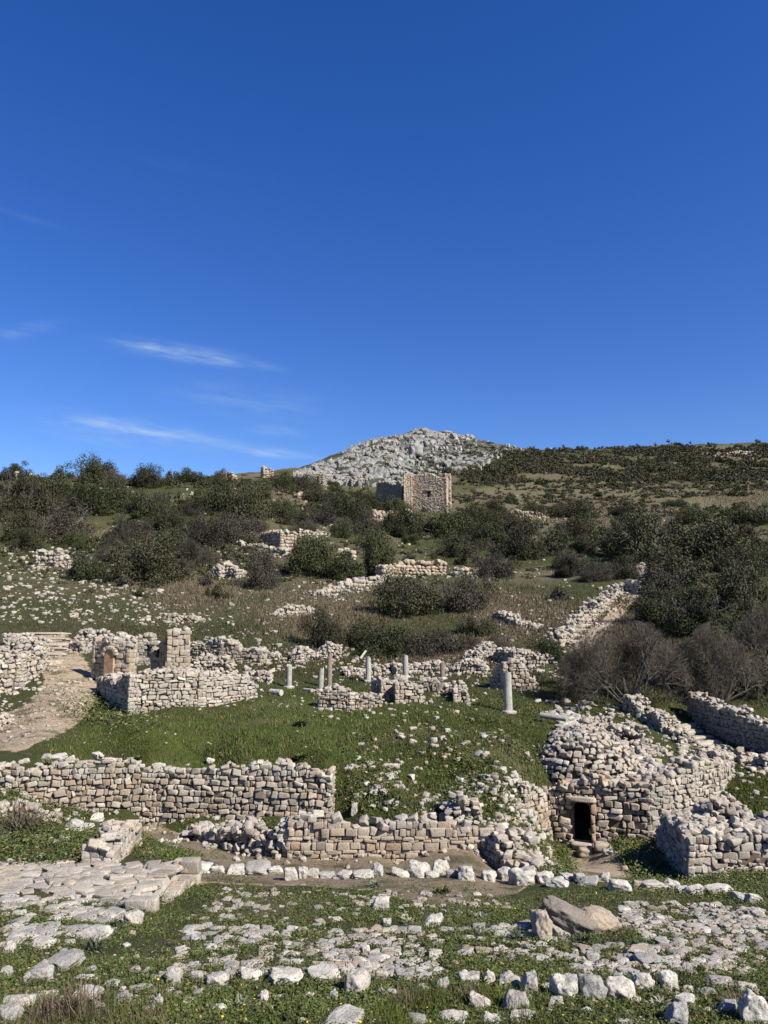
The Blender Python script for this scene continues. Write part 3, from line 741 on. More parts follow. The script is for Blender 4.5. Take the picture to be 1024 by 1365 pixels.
wall('rubble_wall', 'long white rubble line behind the slim columns', 'wall', [(450, 898), (500, 897), (560, 893), (650, 896)], [5, 6, 7, 4], 1.5, 0.38, M_WHITE, rag=0.4, style='rubble', toprub=1.6)
wall('masonry_stub', 'stepped pyramid-like stub of stacked stones behind the thick column', 'ruin', [(662, 915, 45.2), (676, 919, 44.6), (690, 919, 44.6), (716, 919, 44.6)], [16, 36, 38, 8], 1.1, 0.36, M_MIX, rag=0.2, style='coursed', toprub=0.7)
wall('rubble_wall', 'strip of white rubble on the slope behind the stepped stub', 'wall', [(628, 880, 52.5), (650, 872, 54.5), (690, 884, 51.5), (740, 880, 51.8)], [7, 10, 6, 5], 1.2, 0.38, M_WHITE, rag=0.4, style='rubble', toprub=1.4)
wall('rubble_wall', 'white rubble line below the scrub behind the slim columns', 'wall', [(340, 878, 51), (400, 876, 51.5), (450, 870, 53)], [5, 6, 7], 1.0, 0.36, M_WHITE, rag=0.4, style='rubble', toprub=1.3)

# domed house with the dark doorway
Y0 = 29.0
A_ = at(724, 1126, 29.6); B_ = at(790, 1128, 29.0); C_ = at(868, 1120, 28.4)
random.seed(21)
hd = thing('domed_house', 'stone house dug into the mound with a dark arched doorway under a dome', 'ruin', B_)
LA = (B_ - A_).xy.length
s0 = LA * (764 - 724) / 66; s1 = LA * (792 - 724) / 66
doorH = 1.62
hole = (s0, s1, -0.9, doorH)
pts = [A_, B_, C_]; tops = [A_.z + 72 * 29.6 / F, B_.z + 82 * 29 / F, C_.z + 70 * 28.4 / F]
S = Stones(); wall_stones(S, pts, tops, 0.9, 0.24, rag=0.25, style='coursed', both=False, holes=(hole, (0.05, 0.28, 0.9, 1.7), (LA + 0.75, LA + 1.0, 0.35, 0.85)), toprub=1.2); S.build('stone_cladding', M_TAN, hd)
wall_core(pts, tops, 0.66, 'rubble_core', hd, sink=0.3, holes=((s0, s1, -0.6, doorH),))
tv = (B_ - A_).normalized(); tv.z = 0; tv.normalize(); nv = Vector((tv.y, -tv.x, 0)); dang = math.atan2(tv.y, tv.x)
dm = A_ + (B_ - A_) * ((s0 + s1) / 2 / LA); wd = s1 - s0
gz = float(height(dm.x, dm.y - 0.6))
# recessed facing with the arched opening
def arch_plate(w, h, ow, oh, th, c, name, m, parent):
    k = 14; outer = []; inner = []
    for i in range(k + 1):
        a = math.pi * i / k
        inner.append((math.cos(a) * ow / 2, oh - ow / 2 + math.sin(a) * ow / 2))
        x = w / 2 * (1 - 2 * i / k); outer.append((x, h))
    inner = [(ow / 2, 0)] + inner + [(-ow / 2, 0)]; outer = [(w / 2, 0)] + outer + [(-w / 2, 0)]
    V = []; q = len(inner)
    for dy in (0, -th):
        for (x, z) in inner + outer: V.append(c + tv * x + nv * dy + Vector((0, 0, z)))
    Fc = []
    for i in range(q - 1):
        Fc += [(i, i + 1, q + i + 1, q + i), (2 * q + i + 1, 2 * q + i, 3 * q + i, 3 * q + i + 1), (i + 1, i, 2 * q + i, 2 * q + i + 1)]
    return mesh_obj(name, [tuple(v) for v in V], Fc, m, parent)
M_JAMB = flat_mat('reddish_jamb_stone', (0.34, 0.235, 0.165), 0.95, 0.35, 5)
dc = Vector((dm.x, dm.y, gz + 0.22)) + nv * 0.16
arch_plate(wd, doorH - 0.02 - 0.22 + (dm.z - gz), wd * 0.80, 1.34, 0.5, dc, 'door_surround', M_JAMB, hd)
for sg, nm in ((1, 'door_jamb'),):
    S = Stones(); z = gz - 0.1
    while z < dm.z + doorH - 0.1:
        h_ = random.uniform(0.24, 0.36); w_ = random.uniform(0.12, 0.2)
        c = dm + tv * sg * (wd / 2 + w_ / 2 - 0.02) + nv * 0.32
        S.add(random.choice(SB), (c.x, c.y, z + h_ / 2), rot(0, 0, dang) @ np.diag([w_ / 2, 0.26, h_ * 0.51])); z += h_
    S.build(nm, M_JAMB if sg > 0 else M_TAN, hd)
box_mesh('door_lintel', dm + nv * 0.34 + Vector((0, 0, doorH + 0.1)), (wd + 0.36, 0.5, 0.2), M_TAN, hd, dang, 6, 77, 10, 0.05)
box_mesh('threshold', (dm.x + nv.x * 0.35, dm.y + nv.y * 0.35, gz + 0.11), (wd * 1.05, 0.6, 0.26), M_TAN, hd, dang, 6, 78, 8, 0.08)
for dx, sz, nm in ((0.15, 0.42, 'door_step'), (0.75, 0.5, 'door_step')):
    q = dm + tv * dx + nv * 0.85; box_mesh(nm, (q.x, q.y, float(height(q.x, q.y)) + 0.08), (sz * 1.3, 0.5, 0.3), M_TAN, hd, dang + 0.2, 6, 80 + int(dx * 10), 6, 0.12)
# chamber behind the doorway: floor, walls and vault seen only as darkness
ch = []; cf = []
for dy in (-0.36, -3.0):
    for x, z in ((-0.9, -0.05), (0.9, -0.05), (0.9, 1.9), (-0.9, 1.9)):
        ch.append(tuple(Vector((dm.x, dm.y, gz + z)) + tv * x + nv * dy))
cf = [(4, 5, 6, 7), (0, 1, 5, 4), (1, 2, 6, 5), (2, 3, 7, 6), (3, 0, 4, 7)]
mesh_obj('chamber', ch, cf, M_CORE, hd)
# dome: rings of stones, hidden by earth at the back and side
dcx = at(778, 1044, 33.2); DR = (2.35, 2.6, 2.25)
S = Stones()
for ri in range(20):
    el = (ri + 0.3) / 20 * math.pi / 2
    el += 0; rr = math.cos(el); per = 2 * math.pi * DR[0] * rr; k = max(3, int(per / 0.27))
    ph = random.uniform(0, 6)
    for i in range(k):
        a = ph + 2 * math.pi * i / k + random.uniform(-.03, .03); el = max(0, (ri + 0.3) / 20 * math.pi / 2 + random.gauss(0, .025)); rr = math.cos(el)
        nrm_ = np.array([math.cos(a) * rr / DR[0], math.sin(a) * rr / DR[1], math.sin(el) / DR[2]]); nrm_ /= np.linalg.norm(nrm_)
        c = np.array([dcx.x + DR[0] * rr * math.cos(a), dcx.y + DR[1] * rr * math.sin(a), dcx.z + DR[2] * math.sin(el)])
        tt = np.array([-math.sin(a), math.cos(a), 0]); bb = np.cross(nrm_, tt)
        j = rot(random.gauss(0, .12), random.gauss(0, .12), random.gauss(0, .16))
        S.add(random.choice(ST), c + nrm_ * random.uniform(-.06, .04), np.stack([tt, bb, nrm_], 1) @ j @ np.diag([random.uniform(.08, .19), random.uniform(.07, .12), .12]))
S.build('dome', M_WHITE, hd)
V, Q = stone_shape(12, 5, 2.0, 0.02, 0)
mesh_obj('dome_core', V * np.array(DR) * 0.94 + np.array(dcx), Q, M_CORE, hd, True)
# right-hand return wall of the house, curving round to the terrace
wall('retaining_wall', 'curved white rubble wall running from the domed house round the terrace', 'wall', [(862, 1121, 28.5), (880, 1112, 28.6), (915, 1090, 29.2), (948, 1062, 30.4), (962, 1040, 32)], [66, 70, 62, 44, 26], 1.0, 0.36, M_WHITE, rag=0.3, style='coursed', both=False, toprub=1.6)
wall('rubble_wall', 'rubble shoulder between the dome and the curved wall', 'wall', [(828, 1050, 31.4), (870, 1046, 31.2), (905, 1040, 31.8)], [20, 22, 14], 1.3, 0.36, M_WHITE, rag=0.4, style='rubble', both=False, toprub=1.8)
wall('masonry_stub', 'short coursed wall half buried in the mound beside the doorway', 'wall', [(690, 1090, 28), (708, 1108, 28.6), (727, 1124, 29.4)], [38, 50, 56], 0.7, 0.34, M_MIX, rag=0.3, style='coursed', both=False, toprub=1.2)
# block at the right edge
wall('ruined_house_wall', 'thick grey stone block wall beside the doorway path, its end in shade', 'ruin', [(908, 1140, 25.2), (924, 1154, 23.0), (944, 1168, 21.4), (975, 1174, 21.4), (1024, 1182, 21.4), (1090, 1190, 21.4)], [40, 54, 60, 64, 64, 64], 1.4, 0.36, M_WHITE, rag=0.3, style='coursed', toprub=2.0, bury=0.9, batter=0.07)
wall('rubble_wall', 'jumble of fallen stones behind the grey block wall', 'wall', [(915, 1100, 26.2), (960, 1106, 25.6), (1024, 1118, 24.4), (1070, 1124, 24)], [16, 22, 24, 24], 1.6, 0.38, M_WHITE, rag=0.4, style='rubble', toprub=1.2)
# sunken stair and shaded wall at the right
wall('retaining_wall', 'dark shaded dry stone wall beside the sunken steps under the bare trees', 'wall', [(928, 958, 41.8), (960, 972, 39.5), (1000, 990, 37), (1060, 1012, 34.5)], [26, 32, 36, 40], 0.9, 0.36, M_DARKWALL, rag=0.2, style='coursed', toprub=0.9)  # the wall's shade is deepened by a darker stone colour
wall('rubble_wall', 'ragged white stone edge along the near side of the sunken steps', 'wall', [(842, 945, 41), (885, 975, 38.5), (930, 998, 36.2), (965, 1018, 34.6), (1040, 1030, 33)], [9, 14, 14, 20, 22], 1.0, 0.36, M_WHITE, rag=0.35, style='rubble', toprub=1.5)
wall('rubble_wall', 'band of tumbled white stones running down the slope beside the dome', 'wall', [(795, 968, 37.6), (820, 985, 36), (850, 1008, 34.5), (880, 1022, 33.4)], [10, 12, 12, 10], 1.6, 0.34, M_WHITE, rag=0.4, style='rubble', toprub=1.5)
wall('rubble_wall', 'edge of white stones under the bare tree on the green bank', 'wall', [(850, 948, 40.8), (872, 962, 39.2), (892, 980, 37.8)], [12, 10, 8], 0.8, 0.34, M_WHITE, rag=0.4, style='rubble', toprub=1.3)
# long stair wall on the far slope
wall('stair_wall', 'long pale wall climbing the slope beside the far stone stair', 'wall', [(738, 858, 55.5), (762, 842, 60), (790, 822, 66), (812, 802, 74), (832, 784, 82)], [4, 8, 14, 9, 4], 1.1, 0.5, M_WHITE, rag=0.5, style='rubble', toprub=1.4)
wall('rubble_wall', 'pale rubble wall edging the far terrace path among the bushes', 'wall', [(834, 768, 90), (858, 760, 95), (895, 756, 97)], [8, 9, 7], 1.0, 0.5, M_WHITE, rag=0.35, style='rubble', toprub=1.4)
wall('rubble_wall', 'grey rubble heap below the far terrace path', 'wall', [(842, 790, 78), (860, 786, 80), (884, 790, 78)], [10, 14, 8], 1.4, 0.5, M_WHITE, rag=0.45, style='rubble', toprub=1.4)
def steps(name, label, rows, m, depth=0.55):
    a = at(*rows[0][0]); b = at(*rows[-1][1])
    o = thing(name, label, 'steps', a.lerp(b, 0.5))
    for i, (l, r) in enumerate(rows):
        p, q = at(*l), at(*r); c = p.lerp(q, 0.5); d = q - p
        z = float(height(c.x, c.y))
        box_mesh('step', (c.x, c.y, z + 0.02), (d.xy.length, depth, 0.30), m, o, math.atan2(d.y, d.x) + random.uniform(-.06, .06), 9, 500 + i, 5, 0.2)
    return o
steps('stone_stair', 'shallow worn stone steps where the dirt track climbs', [((44, 882, 47.3), (86, 882, 47.2)), ((50, 873, 49.4), (92, 873, 49.2)), ((48, 866, 51), (96, 866, 50.8)), ((46, 860, 52.6), (96, 860, 52.4)), ((40, 854, 54.3), (95, 854, 54)), ((25, 848, 56.2), (95, 848, 56))], M_MIX, 0.7)
steps('stone_stair', 'broad sunken stone steps in front of the dark shaded wall', [((905, 972, 39.3), (930, 966, 40.6)), ((908, 980, 38.6), (938, 974, 39.6)), ((914, 988, 37.7), (950, 980, 38.8)), ((925, 995, 37), (962, 988, 38))], M_MIX, 0.6)
steps('stone_stair', 'short flight of far steps at the foot of the climbing stair wall', [((758, 856, 57), (776, 854, 57.4)), ((761, 850, 58.6), (782, 848, 59)), ((766, 844, 60.3), (788, 842, 60.8)), ((772, 838, 62), (792, 836, 62.5))], M_MIX, 0.5)
steps('stone_stair', 'upper flight of far steps just below the terrace path', [((824, 794, 77.5), (842, 792, 78)), ((828, 788, 80), (846, 786, 80.5)), ((832, 782, 82.5), (848, 780, 83))], M_MIX, 0.5)

# columns
COLS = [(385, 917, 25, 7.5, 'short white column stump standing alone at the row end by the fallen drums'), (427.5, 921, 24, 7, 'short white column stump in front of the brown one'), (439, 917, 36, 6.5, 'slender brown weathered column, darkest of the row'), (491, 909, 27, 7, 'white column behind the broken low block wall'), (541, 903, 24, 7.5, 'white column above the square ended cream wall'), (590, 905, 18, 6.5, 'short brownish column stump above the shaded recess'), (678, 950, 44, 10.5, 'thickest white column, standing in front of the stepped stub')]
def column(px, py, h, w, label):
    p = G(px, py); Y = p.y; r = w * Y / F / 2; hh = h * Y / F * 1.15
    o = thing('column', label, 'column', p, 'antique columns on the ruin terrace')
    k = 20; rings = 14; V = []; sd = random.uniform(0, 50)
    lean = Vector((random.uniform(-.03, .03), random.uniform(-.03, .03), 0))
    for i in range(rings + 1):
        z = -0.3 + (hh + 0.3) * i / rings
        for j in range(k):
            a = 2 * math.pi * j / k
            rr = r * (1.04 - 0.08 * i / rings) * (1 + 0.03 * math.sin(3 * a + sd + z) + random.uniform(-.012, .012))
            zz = z + (0.09 * math.sin(a + sd) + random.uniform(-.05, .05) if i == rings else 0)
            V.append((p.x + rr * math.cos(a) + lean.x * z, p.y + rr * math.sin(a) + lean.y * z, p.z + zz))
    Fc = [(i * k + j, i * k + (j + 1) % k, (i + 1) * k + (j + 1) % k, (i + 1) * k + j) for i in range(rings) for j in range(k)]
    Fc.append(tuple(rings * k + j for j in range(k)))
    brown = 'brown weathered' in label or 'brownish' in label
    mesh_obj('shaft', V, Fc, M_BROWNCOL if brown else M_MARBLE, o, False)
    b = box_mesh('base', (p.x, p.y, p.z + 0.02), (r * 3.4, r * 3.4, 0.22), M_WHITE_ONE, o, random.uniform(0, 1), 5, 900 + int(px), 5, 0.1)
    return o
for c in COLS: column(*c)
def fallen(px, py, ln, w, ang, label, name='fallen_column', tilt=0.0, lift=0.0):
    p = G(px, py); Y = p.y; r = w * Y / F / 2; L = ln * Y / F
    k = 16; V = []; n_ = 8
    R = Matrix.Rotation(ang, 3, 'Z') @ Matrix.Rotation(tilt, 3, 'Y')
    for i in range(n_ + 1):
        for j in range(k):
            a = 2 * math.pi * j / k; rr = r * (1 + random.uniform(-.03, .03))
            q = R @ Vector((L * (i / n_ - 0.5), rr * math.cos(a), rr * math.sin(a)))
            V.append((p.x + q.x, p.y + q.y, p.z + r * 0.75 + lift + q.z))
    Fc = [(i * k + j, (i + 1) * k + j, (i + 1) * k + (j + 1) % k, i * k + (j + 1) % k) for i in range(n_) for j in range(k)]
    Fc += [tuple(reversed(range(k))), tuple(n_ * k + j for j in range(k))][::1]
    Fc[-2] = tuple(range(k)); Fc[-1] = tuple(n_ * k + j for j in reversed(range(k)))
    return tag(mesh_obj(name, V, Fc, M_MARBLE, None, False), label, 'column')
fallen(368, 926, 19, 8, -0.6, 'white column drum lying on the grass by the lone stump')
fallen(411, 922, 15, 5, -0.75, 'thin white column piece lying between two standing stumps')
fallen(738, 966, 34, 7, -0.45, 'white column shaft lying across the top of the dome', tilt=0.1, lift=0.25)
fallen(484, 880, 15, 3, 0.9, 'thin pale column piece leaning in the scrub above the row', tilt=-0.7, lift=0.3)
o = fallen(746, 976, 9, 12, 1.3, 'dark weathered capital block under the end of the fallen shaft', 'column_capital', 1.5, 0.0); o.data.materials[0] = M_GREY_ONE; o['category'] = 'capital'

# keep
ky = 180.0
K0 = at(549, 682, ky); K1 = at(597, 686, ky - 3.5); K2 = at(597, 680, ky + 6.5) ; K3 = at(548, 675, ky + 9)
kp = thing('ruined_keep', 'square pinkish stone keep standing ruined below the rocky peak', 'tower', K0.lerp(K1, 0.5))
def ktop(py, Y): return at(0, py, Y).z
kt = [ktop(637, ky), ktop(636, ky - 3.5)]
mid = K0.lerp(K1, 0.5); q1 = K0.lerp(K1, 0.25); q3 = K0.lerp(K1, 0.72)
kh = (K1 - K0).xy.length
win = (kh * 0.44, kh * 0.56, None, None)
wz0 = (at(572, 664, ky - 2).z - mid.z); wz1 = (at(572, 655, ky - 2).z - mid.z)
S = Stones()
fp = [K0, q1, mid, q3, K1]; ft = [ktop(638, ky), ktop(633, ky - 1), ktop(631, ky - 1.7), ktop(635, ky - 2.5), ktop(637, ky - 3.5)]
wall_stones(S, fp, ft, 1.6, 0.38, shapes=SB, rag=0.3, style='coursed', both=True, holes=((kh * 0.45, kh * 0.56, wz0, wz1),), toprub=0.6)
S.build('front_wall', M_KEEP, kp)
wall_core(fp, ft, 1.4, 'front_wall_core', kp, M_KEEPCORE, sink=0.6, holes=((kh * 0.45, kh * 0.56, wz0, wz1),))
for nm, a, b, ta, tb in (('side_wall', K1, K2, 637, 636), ('rear_wall', K2, K3, 640, 640), ('side_wall', K3, K0, 640, 637)):
    S = Stones(); tt = [ktop(ta, ky), ktop(tb, ky)]
    wall_stones(S, [a, b], tt, 1.6, 0.42, shapes=SB, rag=0.4, style='coursed', both=False, toprub=0.5, ends=False); build_runs(S, nm, M_KEEP, kp)
    wall_core([a, b], tt, 1.25, 'wall_core', kp, M_KEEPCORE, sink=0.6)
S = Stones(); bp0, bp1 = at(539, 676, ky - 1.2), at(549, 680, ky - 1.2)
wall_stones(S, [bp0, bp1], [ktop(633, ky), ktop(635, ky)], 1.8, 0.42, shapes=SB, rag=0.2, style='coursed', toprub=0.5); S.build('corner_buttress', M_KEEP, kp)
wall_core([bp0, bp1], [ktop(633, ky), ktop(635, ky)], 1.4, 'buttress_core', kp, M_KEEPCORE, sink=0.4)
wq = K0 + (K1 - K0) * 0.505; wn = (K1 - K0).normalized(); wnn = Vector((wn.y, -wn.x, 0))
wc = wq + wnn * 0.8; wc.z = mid.z + wz1 + 0.15
box_mesh('window_lintel', wc, (2.0, 0.5, 0.34), M_TAN, kp, math.atan2(wn.y, wn.x), 4, 3, 8, .05)
S = Stones(); a, b = at(505, 668, ky + 9), at(538, 676, ky + 2)
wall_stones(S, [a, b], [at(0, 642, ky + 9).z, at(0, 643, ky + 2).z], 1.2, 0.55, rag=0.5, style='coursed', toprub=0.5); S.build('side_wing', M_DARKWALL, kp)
wall_core([a, b], [at(0, 642, ky + 9).z, at(0, 643, ky + 2).z], 0.8, 'wing_core', kp, M_DARKWALL, sink=0.6)

FAR = [
 ('ruined_house_wall', 'ruin', 'roofless pinkish hut ruin with one standing gable among bushes', [(352, 724, 120), (376, 734, 115), (392, 730, 116)], [14, 24, 22], 1.0, 0.55, M_TAN, 'coursed'),
 ('rubble_wall', 'wall', 'pale low wall in front of the roofless hut ruin', [(318, 726, 118), (350, 733, 115), (384, 740, 112)], [5, 6, 7], 1.0, 0.5, M_WHITE, 'rubble'),
 ('rubble_wall', 'wall', 'pinkish rubble wall above the round olive bush', [(506, 772, 95), (540, 768, 97), (590, 764, 99)], [15, 20, 15], 1.4, 0.55, M_TAN, 'rubble'),
 ('rubble_wall', 'wall', 'low pale rubble strip right of the pinkish rubble wall', [(604, 768, 97), (640, 764, 99)], [9, 7], 1.2, 0.55, M_WHITE, 'rubble'),
 ('rubble_wall', 'wall', 'tan rubble bank below the keep', [(480, 690, 162), (515, 694, 160), (545, 690, 163)], [8, 10, 7], 1.5, 0.7, M_TAN, 'rubble'),
 ('rubble_wall', 'wall', 'tan rubble line on the hill right of the keep', [(660, 688, 172), (700, 690, 170), (742, 688, 172)], [6, 8, 6], 1.5, 0.7, M_TAN, 'rubble'),
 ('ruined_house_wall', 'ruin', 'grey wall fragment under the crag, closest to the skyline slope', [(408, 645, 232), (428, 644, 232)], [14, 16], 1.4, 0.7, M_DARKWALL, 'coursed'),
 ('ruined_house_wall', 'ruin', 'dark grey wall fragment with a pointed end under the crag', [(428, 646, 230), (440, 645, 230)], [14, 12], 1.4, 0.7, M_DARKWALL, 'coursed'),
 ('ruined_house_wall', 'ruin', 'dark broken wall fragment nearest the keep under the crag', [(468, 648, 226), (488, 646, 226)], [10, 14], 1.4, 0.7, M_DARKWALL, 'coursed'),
 ('masonry_stub', 'ruin', 'orange lit wall stump on the skyline left of the crag', [(350, 637, 222), (362, 637, 222)], [16, 10], 1.6, 0.7, M_TAN, 'coursed'),
 ('masonry_stub', 'ruin', 'small dark stump farthest along the skyline from the crag', [(292, 640, 212), (302, 640, 212)], [7, 9], 1.5, 0.7, M_TAN, 'coursed'),
 ('masonry_stub', 'ruin', 'pointed dark stump on the skyline beside the smallest one', [(304, 640, 213), (313, 640, 213)], [11, 7], 1.5, 0.7, M_TAN, 'coursed'),
 ('masonry_stub', 'ruin', 'square yellowish block ruin among the bushes below the keep', [(453, 742, 112), (471, 742, 112)], [7, 6], 1.2, 0.6, M_TAN, 'ashlar'),
 ('rubble_wall', 'wall', 'pale rubble patch in front of the round grey bush', [(288, 770, 94), (300, 768, 95), (320, 770, 94)], [14, 18, 10], 1.3, 0.45, M_WHITE, 'rubble'),
 ('rubble_wall', 'wall', 'white rubble bank on the slope below the left bushes', [(52, 752, 101), (78, 754, 100), (94, 756, 99)], [16, 18, 10], 1.5, 0.5, M_WHITE, 'rubble'),
 ('rubble_wall', 'wall', 'low reddish rubble on the slope above the dirt track stair', [(224, 828, 62), (250, 826, 63), (268, 828, 62)], [8, 10, 6], 1.0, 0.4, M_MIX, 'rubble'),
 ('rubble_wall', 'wall', 'white rubble spill in the dry grass left of the stair wall', [(666, 822, 67), (690, 832, 64), (718, 838, 62)], [8, 9, 6], 1.2, 0.4, M_WHITE, 'rubble'),
 ('rubble_wall', 'wall', 'white rubble spill in the dry grass above the slim columns', [(366, 822, 66), (395, 818, 68), (412, 814, 70)], [6, 8, 6], 1.2, 0.4, M_WHITE, 'rubble'),
 ('rubble_wall', 'wall', 'pale wall line along the grassy terrace left of the olive bush', [(424, 794, 82), (450, 786, 86), (505, 776, 92)], [6, 8, 8], 1.2, 0.45, M_WHITE, 'rubble'),
 ('rubble_wall', 'wall', 'thin pale wall line below the bushes right of the hut ruin', [(400, 712, 132), (440, 713, 131)], [4, 3], 1.0, 0.5, M_WHITE, 'rubble'),
 ('rubble_wall', 'wall', 'pale stone streak high on the far hillside', [(952, 609, 322), (975, 607, 325), (1000, 605, 328)], [3, 4, 3], 2.0, 0.9, M_WHITE, 'rubble'),
 ('rubble_wall', 'wall', 'pinkish rubble bank high on the slope beneath the skyline bushes', [(395, 664, 172), (420, 666, 170)], [8, 6], 1.5, 0.7, M_TAN, 'rubble'),
 ('rubble_wall', 'wall', 'pinkish rubble bank left of the keep wing', [(478, 688, 165), (512, 692, 162)], [9, 8], 1.5, 0.7, M_TAN, 'rubble'),
 ('rubble_wall', 'wall', 'pale rubble cap on the far left skyline', [(20, 640, 184), (48, 640, 186)], [8, 6], 2.0, 0.7, M_WHITE, 'rubble'),
]
for nm, cat, lab, base, hts, th, sz, m, st in FAR:
    pts = []
    for px, py, Y in base:
        p = at(px, py, Y)
        try:
            g = G(px, py)
            if abs(g.y - Y) < 0.35 * Y: p = g
            else: p.z = float(height(p.x, p.y))
        except ValueError: p.z = float(height(p.x, p.y))
        pts.append(p)
    wall(nm, lab, cat, pts, hts, th, sz, m, rag=sz * 0.6, style=st, toprub=1.2)
#PART3
# ------------------------------------------------------------------ words that single out one of many
ORD = ['closest', 'second closest', 'third closest', 'fourth closest', 'fifth closest', 'sixth closest', 'seventh closest', 'eighth closest', 'ninth closest', 'tenth closest', 'eleventh closest', 'twelfth closest', 'thirteenth closest', 'fourteenth closest', 'fifteenth closest', 'sixteenth closest', 'seventeenth closest', 'eighteenth closest', 'nineteenth closest', 'twentieth closest']
LAND = [('the ruined keep', 568, 655), ('the roofless hut ruin', 370, 725), ('the pinkish rubble wall', 548, 760), ('the climbing stair wall', 785, 818), ('the far terrace path', 868, 762), ('the track stair', 70, 866), ('the blocked arch pillar', 152, 875), ('the arched pier', 238, 876), ('the heaped house corner', 225, 930), ('the slender brown column', 439, 900), ('the thickest column', 678, 930), ('the stepped stub', 690, 898), ('the dark doorway', 778, 1095), ('the stone dome', 775, 1000), ('the tan coursed wall', 245, 1058), ('the low block wall', 530, 1122), ('the paved platform', 110, 1172), ('the big leaning boulders', 770, 1226), ('the grey block wall', 950, 1135), ('the sunken steps', 930, 985), ('the track rubble wall', 15, 890), ('the skyline wall stump', 356, 632), ('the yellowish block ruin', 462, 738), ('the highest skyline bush', 118, 630), ('the lone tree on the right skyline', 904, 590)]
PEND = []
def name_later(o, what, px, py, land=None): PEND.append((o, what, px, py, land))
def name_all():
    by = {}
    for o, what, px, py, land in PEND:
        d, nm, lx, ly = min((math.hypot((px - l[1]), (py - l[2]) * 1.3), l[0], l[1], l[2]) for l in (land or LAND))
        dx, dy = px - lx, py - ly
        rel = ('left of' if dx < 0 else 'right of') if abs(dx) > abs(dy) else ('above' if dy < 0 else 'below')
        by.setdefault((what, rel, nm), []).append((d, o))
    for (what, rel, nm), v in by.items():
        v.sort(key=lambda t: t[0])
        for i, (d, o) in enumerate(v):
            o['label'] = f"{what}, {ORD[min(i, len(ORD) - 1)]} {rel} {nm}"

# ------------------------------------------------------------------ boulders and stones
BOULD = [stone_shape(20, 700 + i, 5.0 + 1.5 * (i % 5), 0.17, 12, 0.9 + 0.2 * (i % 3)) for i in range(12)]
LOOSE = [block_shape(800 + i, 0.38, 0.03, 0.7, 3 + i % 3, 6, 0.09) for i in range(16)]
_mesh = {}
def stone_mesh(kind, i, m):
    k = (kind, i, m.name)
    if k not in _mesh:
        V, Q = (BOULD if kind == 'boulder' else LOOSE)[i]
        o = mesh_obj(kind, V, Q, m, None, kind == 'boulder', False); _mesh[k] = o.data
        bpy.data.objects.remove(o)
    return _mesh[k]
def put(name, kind, i, m, loc, dims, R=(0, 0, 0), cat='stone', group=None, label=None):
    o = bpy.data.objects.new(name, stone_mesh(kind, i, m)); COL.objects.link(o)
    o.location = loc; o.scale = [d / 2 for d in dims]; o.rotation_euler = R
    return tag(o, label, cat, group)
def boulder(px, py, w, h, m=None, group=None, name='boulder', what=None, label=None, flat=False, depth=None, land=None, k=None, rz=None):
    p = G(px, py); s = p.y / F; wd = w * s; hg = h * s
    dp = depth or max(wd, hg) * random.uniform(0.75, 1.05)
    m = m or M_WHITE_ONE
    hg = max(hg * 0.48, hg - dp * (0.36 if p.y < 16 else 0.28))
    a = rz if rz is not None else random.uniform(-.35, .35)
    gz = float(height(p.x, p.y + dp * 0.3))
    o = put(name, 'boulder', random.randrange(len(BOULD)) if k is None else k, m, (p.x, p.y + dp * 0.35, p.z + hg * 0.22), (wd * 1.05, dp, hg * 1.5), (random.uniform(-.12, .12), random.uniform(-.12, .12), a), 'boulder', group, label)
    if not label: name_later(o, what, px, py, land)
    return o
ROWLAND = [('the paved platform corner', 240, 1160), ('the tumbled bank end', 700, 1165), ('the doorway path', 805, 1160), ('the grey block wall', 985, 1180), ('the middle of the block wall', 520, 1150)]
KERB = [(262, 1164, 38, 20), (289, 1165, 18, 14), (312, 1166, 24, 16), (340, 1167, 37, 22), (365, 1166, 20, 15), (386, 1174, 18, 22), (402, 1171, 14, 18), (417, 1170, 16, 14), (435, 1171, 24, 13), (457, 1172, 22, 14), (485, 1171, 28, 15), (503, 1168, 16, 20), (534, 1169, 26, 14), (559, 1170, 28, 27), (587, 1166, 22, 22), (577, 1170, 20, 12), (604, 1170, 18, 14), (623, 1174, 22, 22), (652, 1175, 20, 17), (674, 1174, 22, 19), (701, 1180, 34, 28), (727, 1177, 24, 18), (745, 1183, 28, 15), (758, 1174, 20, 12), (774, 1176, 17, 16), (787, 1181, 30, 14), (807, 1176, 16, 14), (829, 1190, 29, 23), (852, 1187, 15, 16), (870, 1189, 37, 22), (897, 1187, 22, 16), (912, 1191, 20, 12), (930, 1193, 28, 14), (962, 1193, 40, 15), (990, 1200, 18, 13), (1008, 1204, 22, 16)]
for i, (px, py, w_, h_) in enumerate(KERB):
    oc = px in (852,); gy = px in (340, 435, 787, 774, 604)
    boulder(px, py, w_, h_, M_OCHRE_ONE if oc else (M_GREY_ONE if gy else None), 'kerb boulders along the earth path', what=('rusty brown' if oc else 'greyish' if gy else ('big white' if w_ * h_ > 420 else 'small white')) + ' kerb boulder', land=ROWLAND)
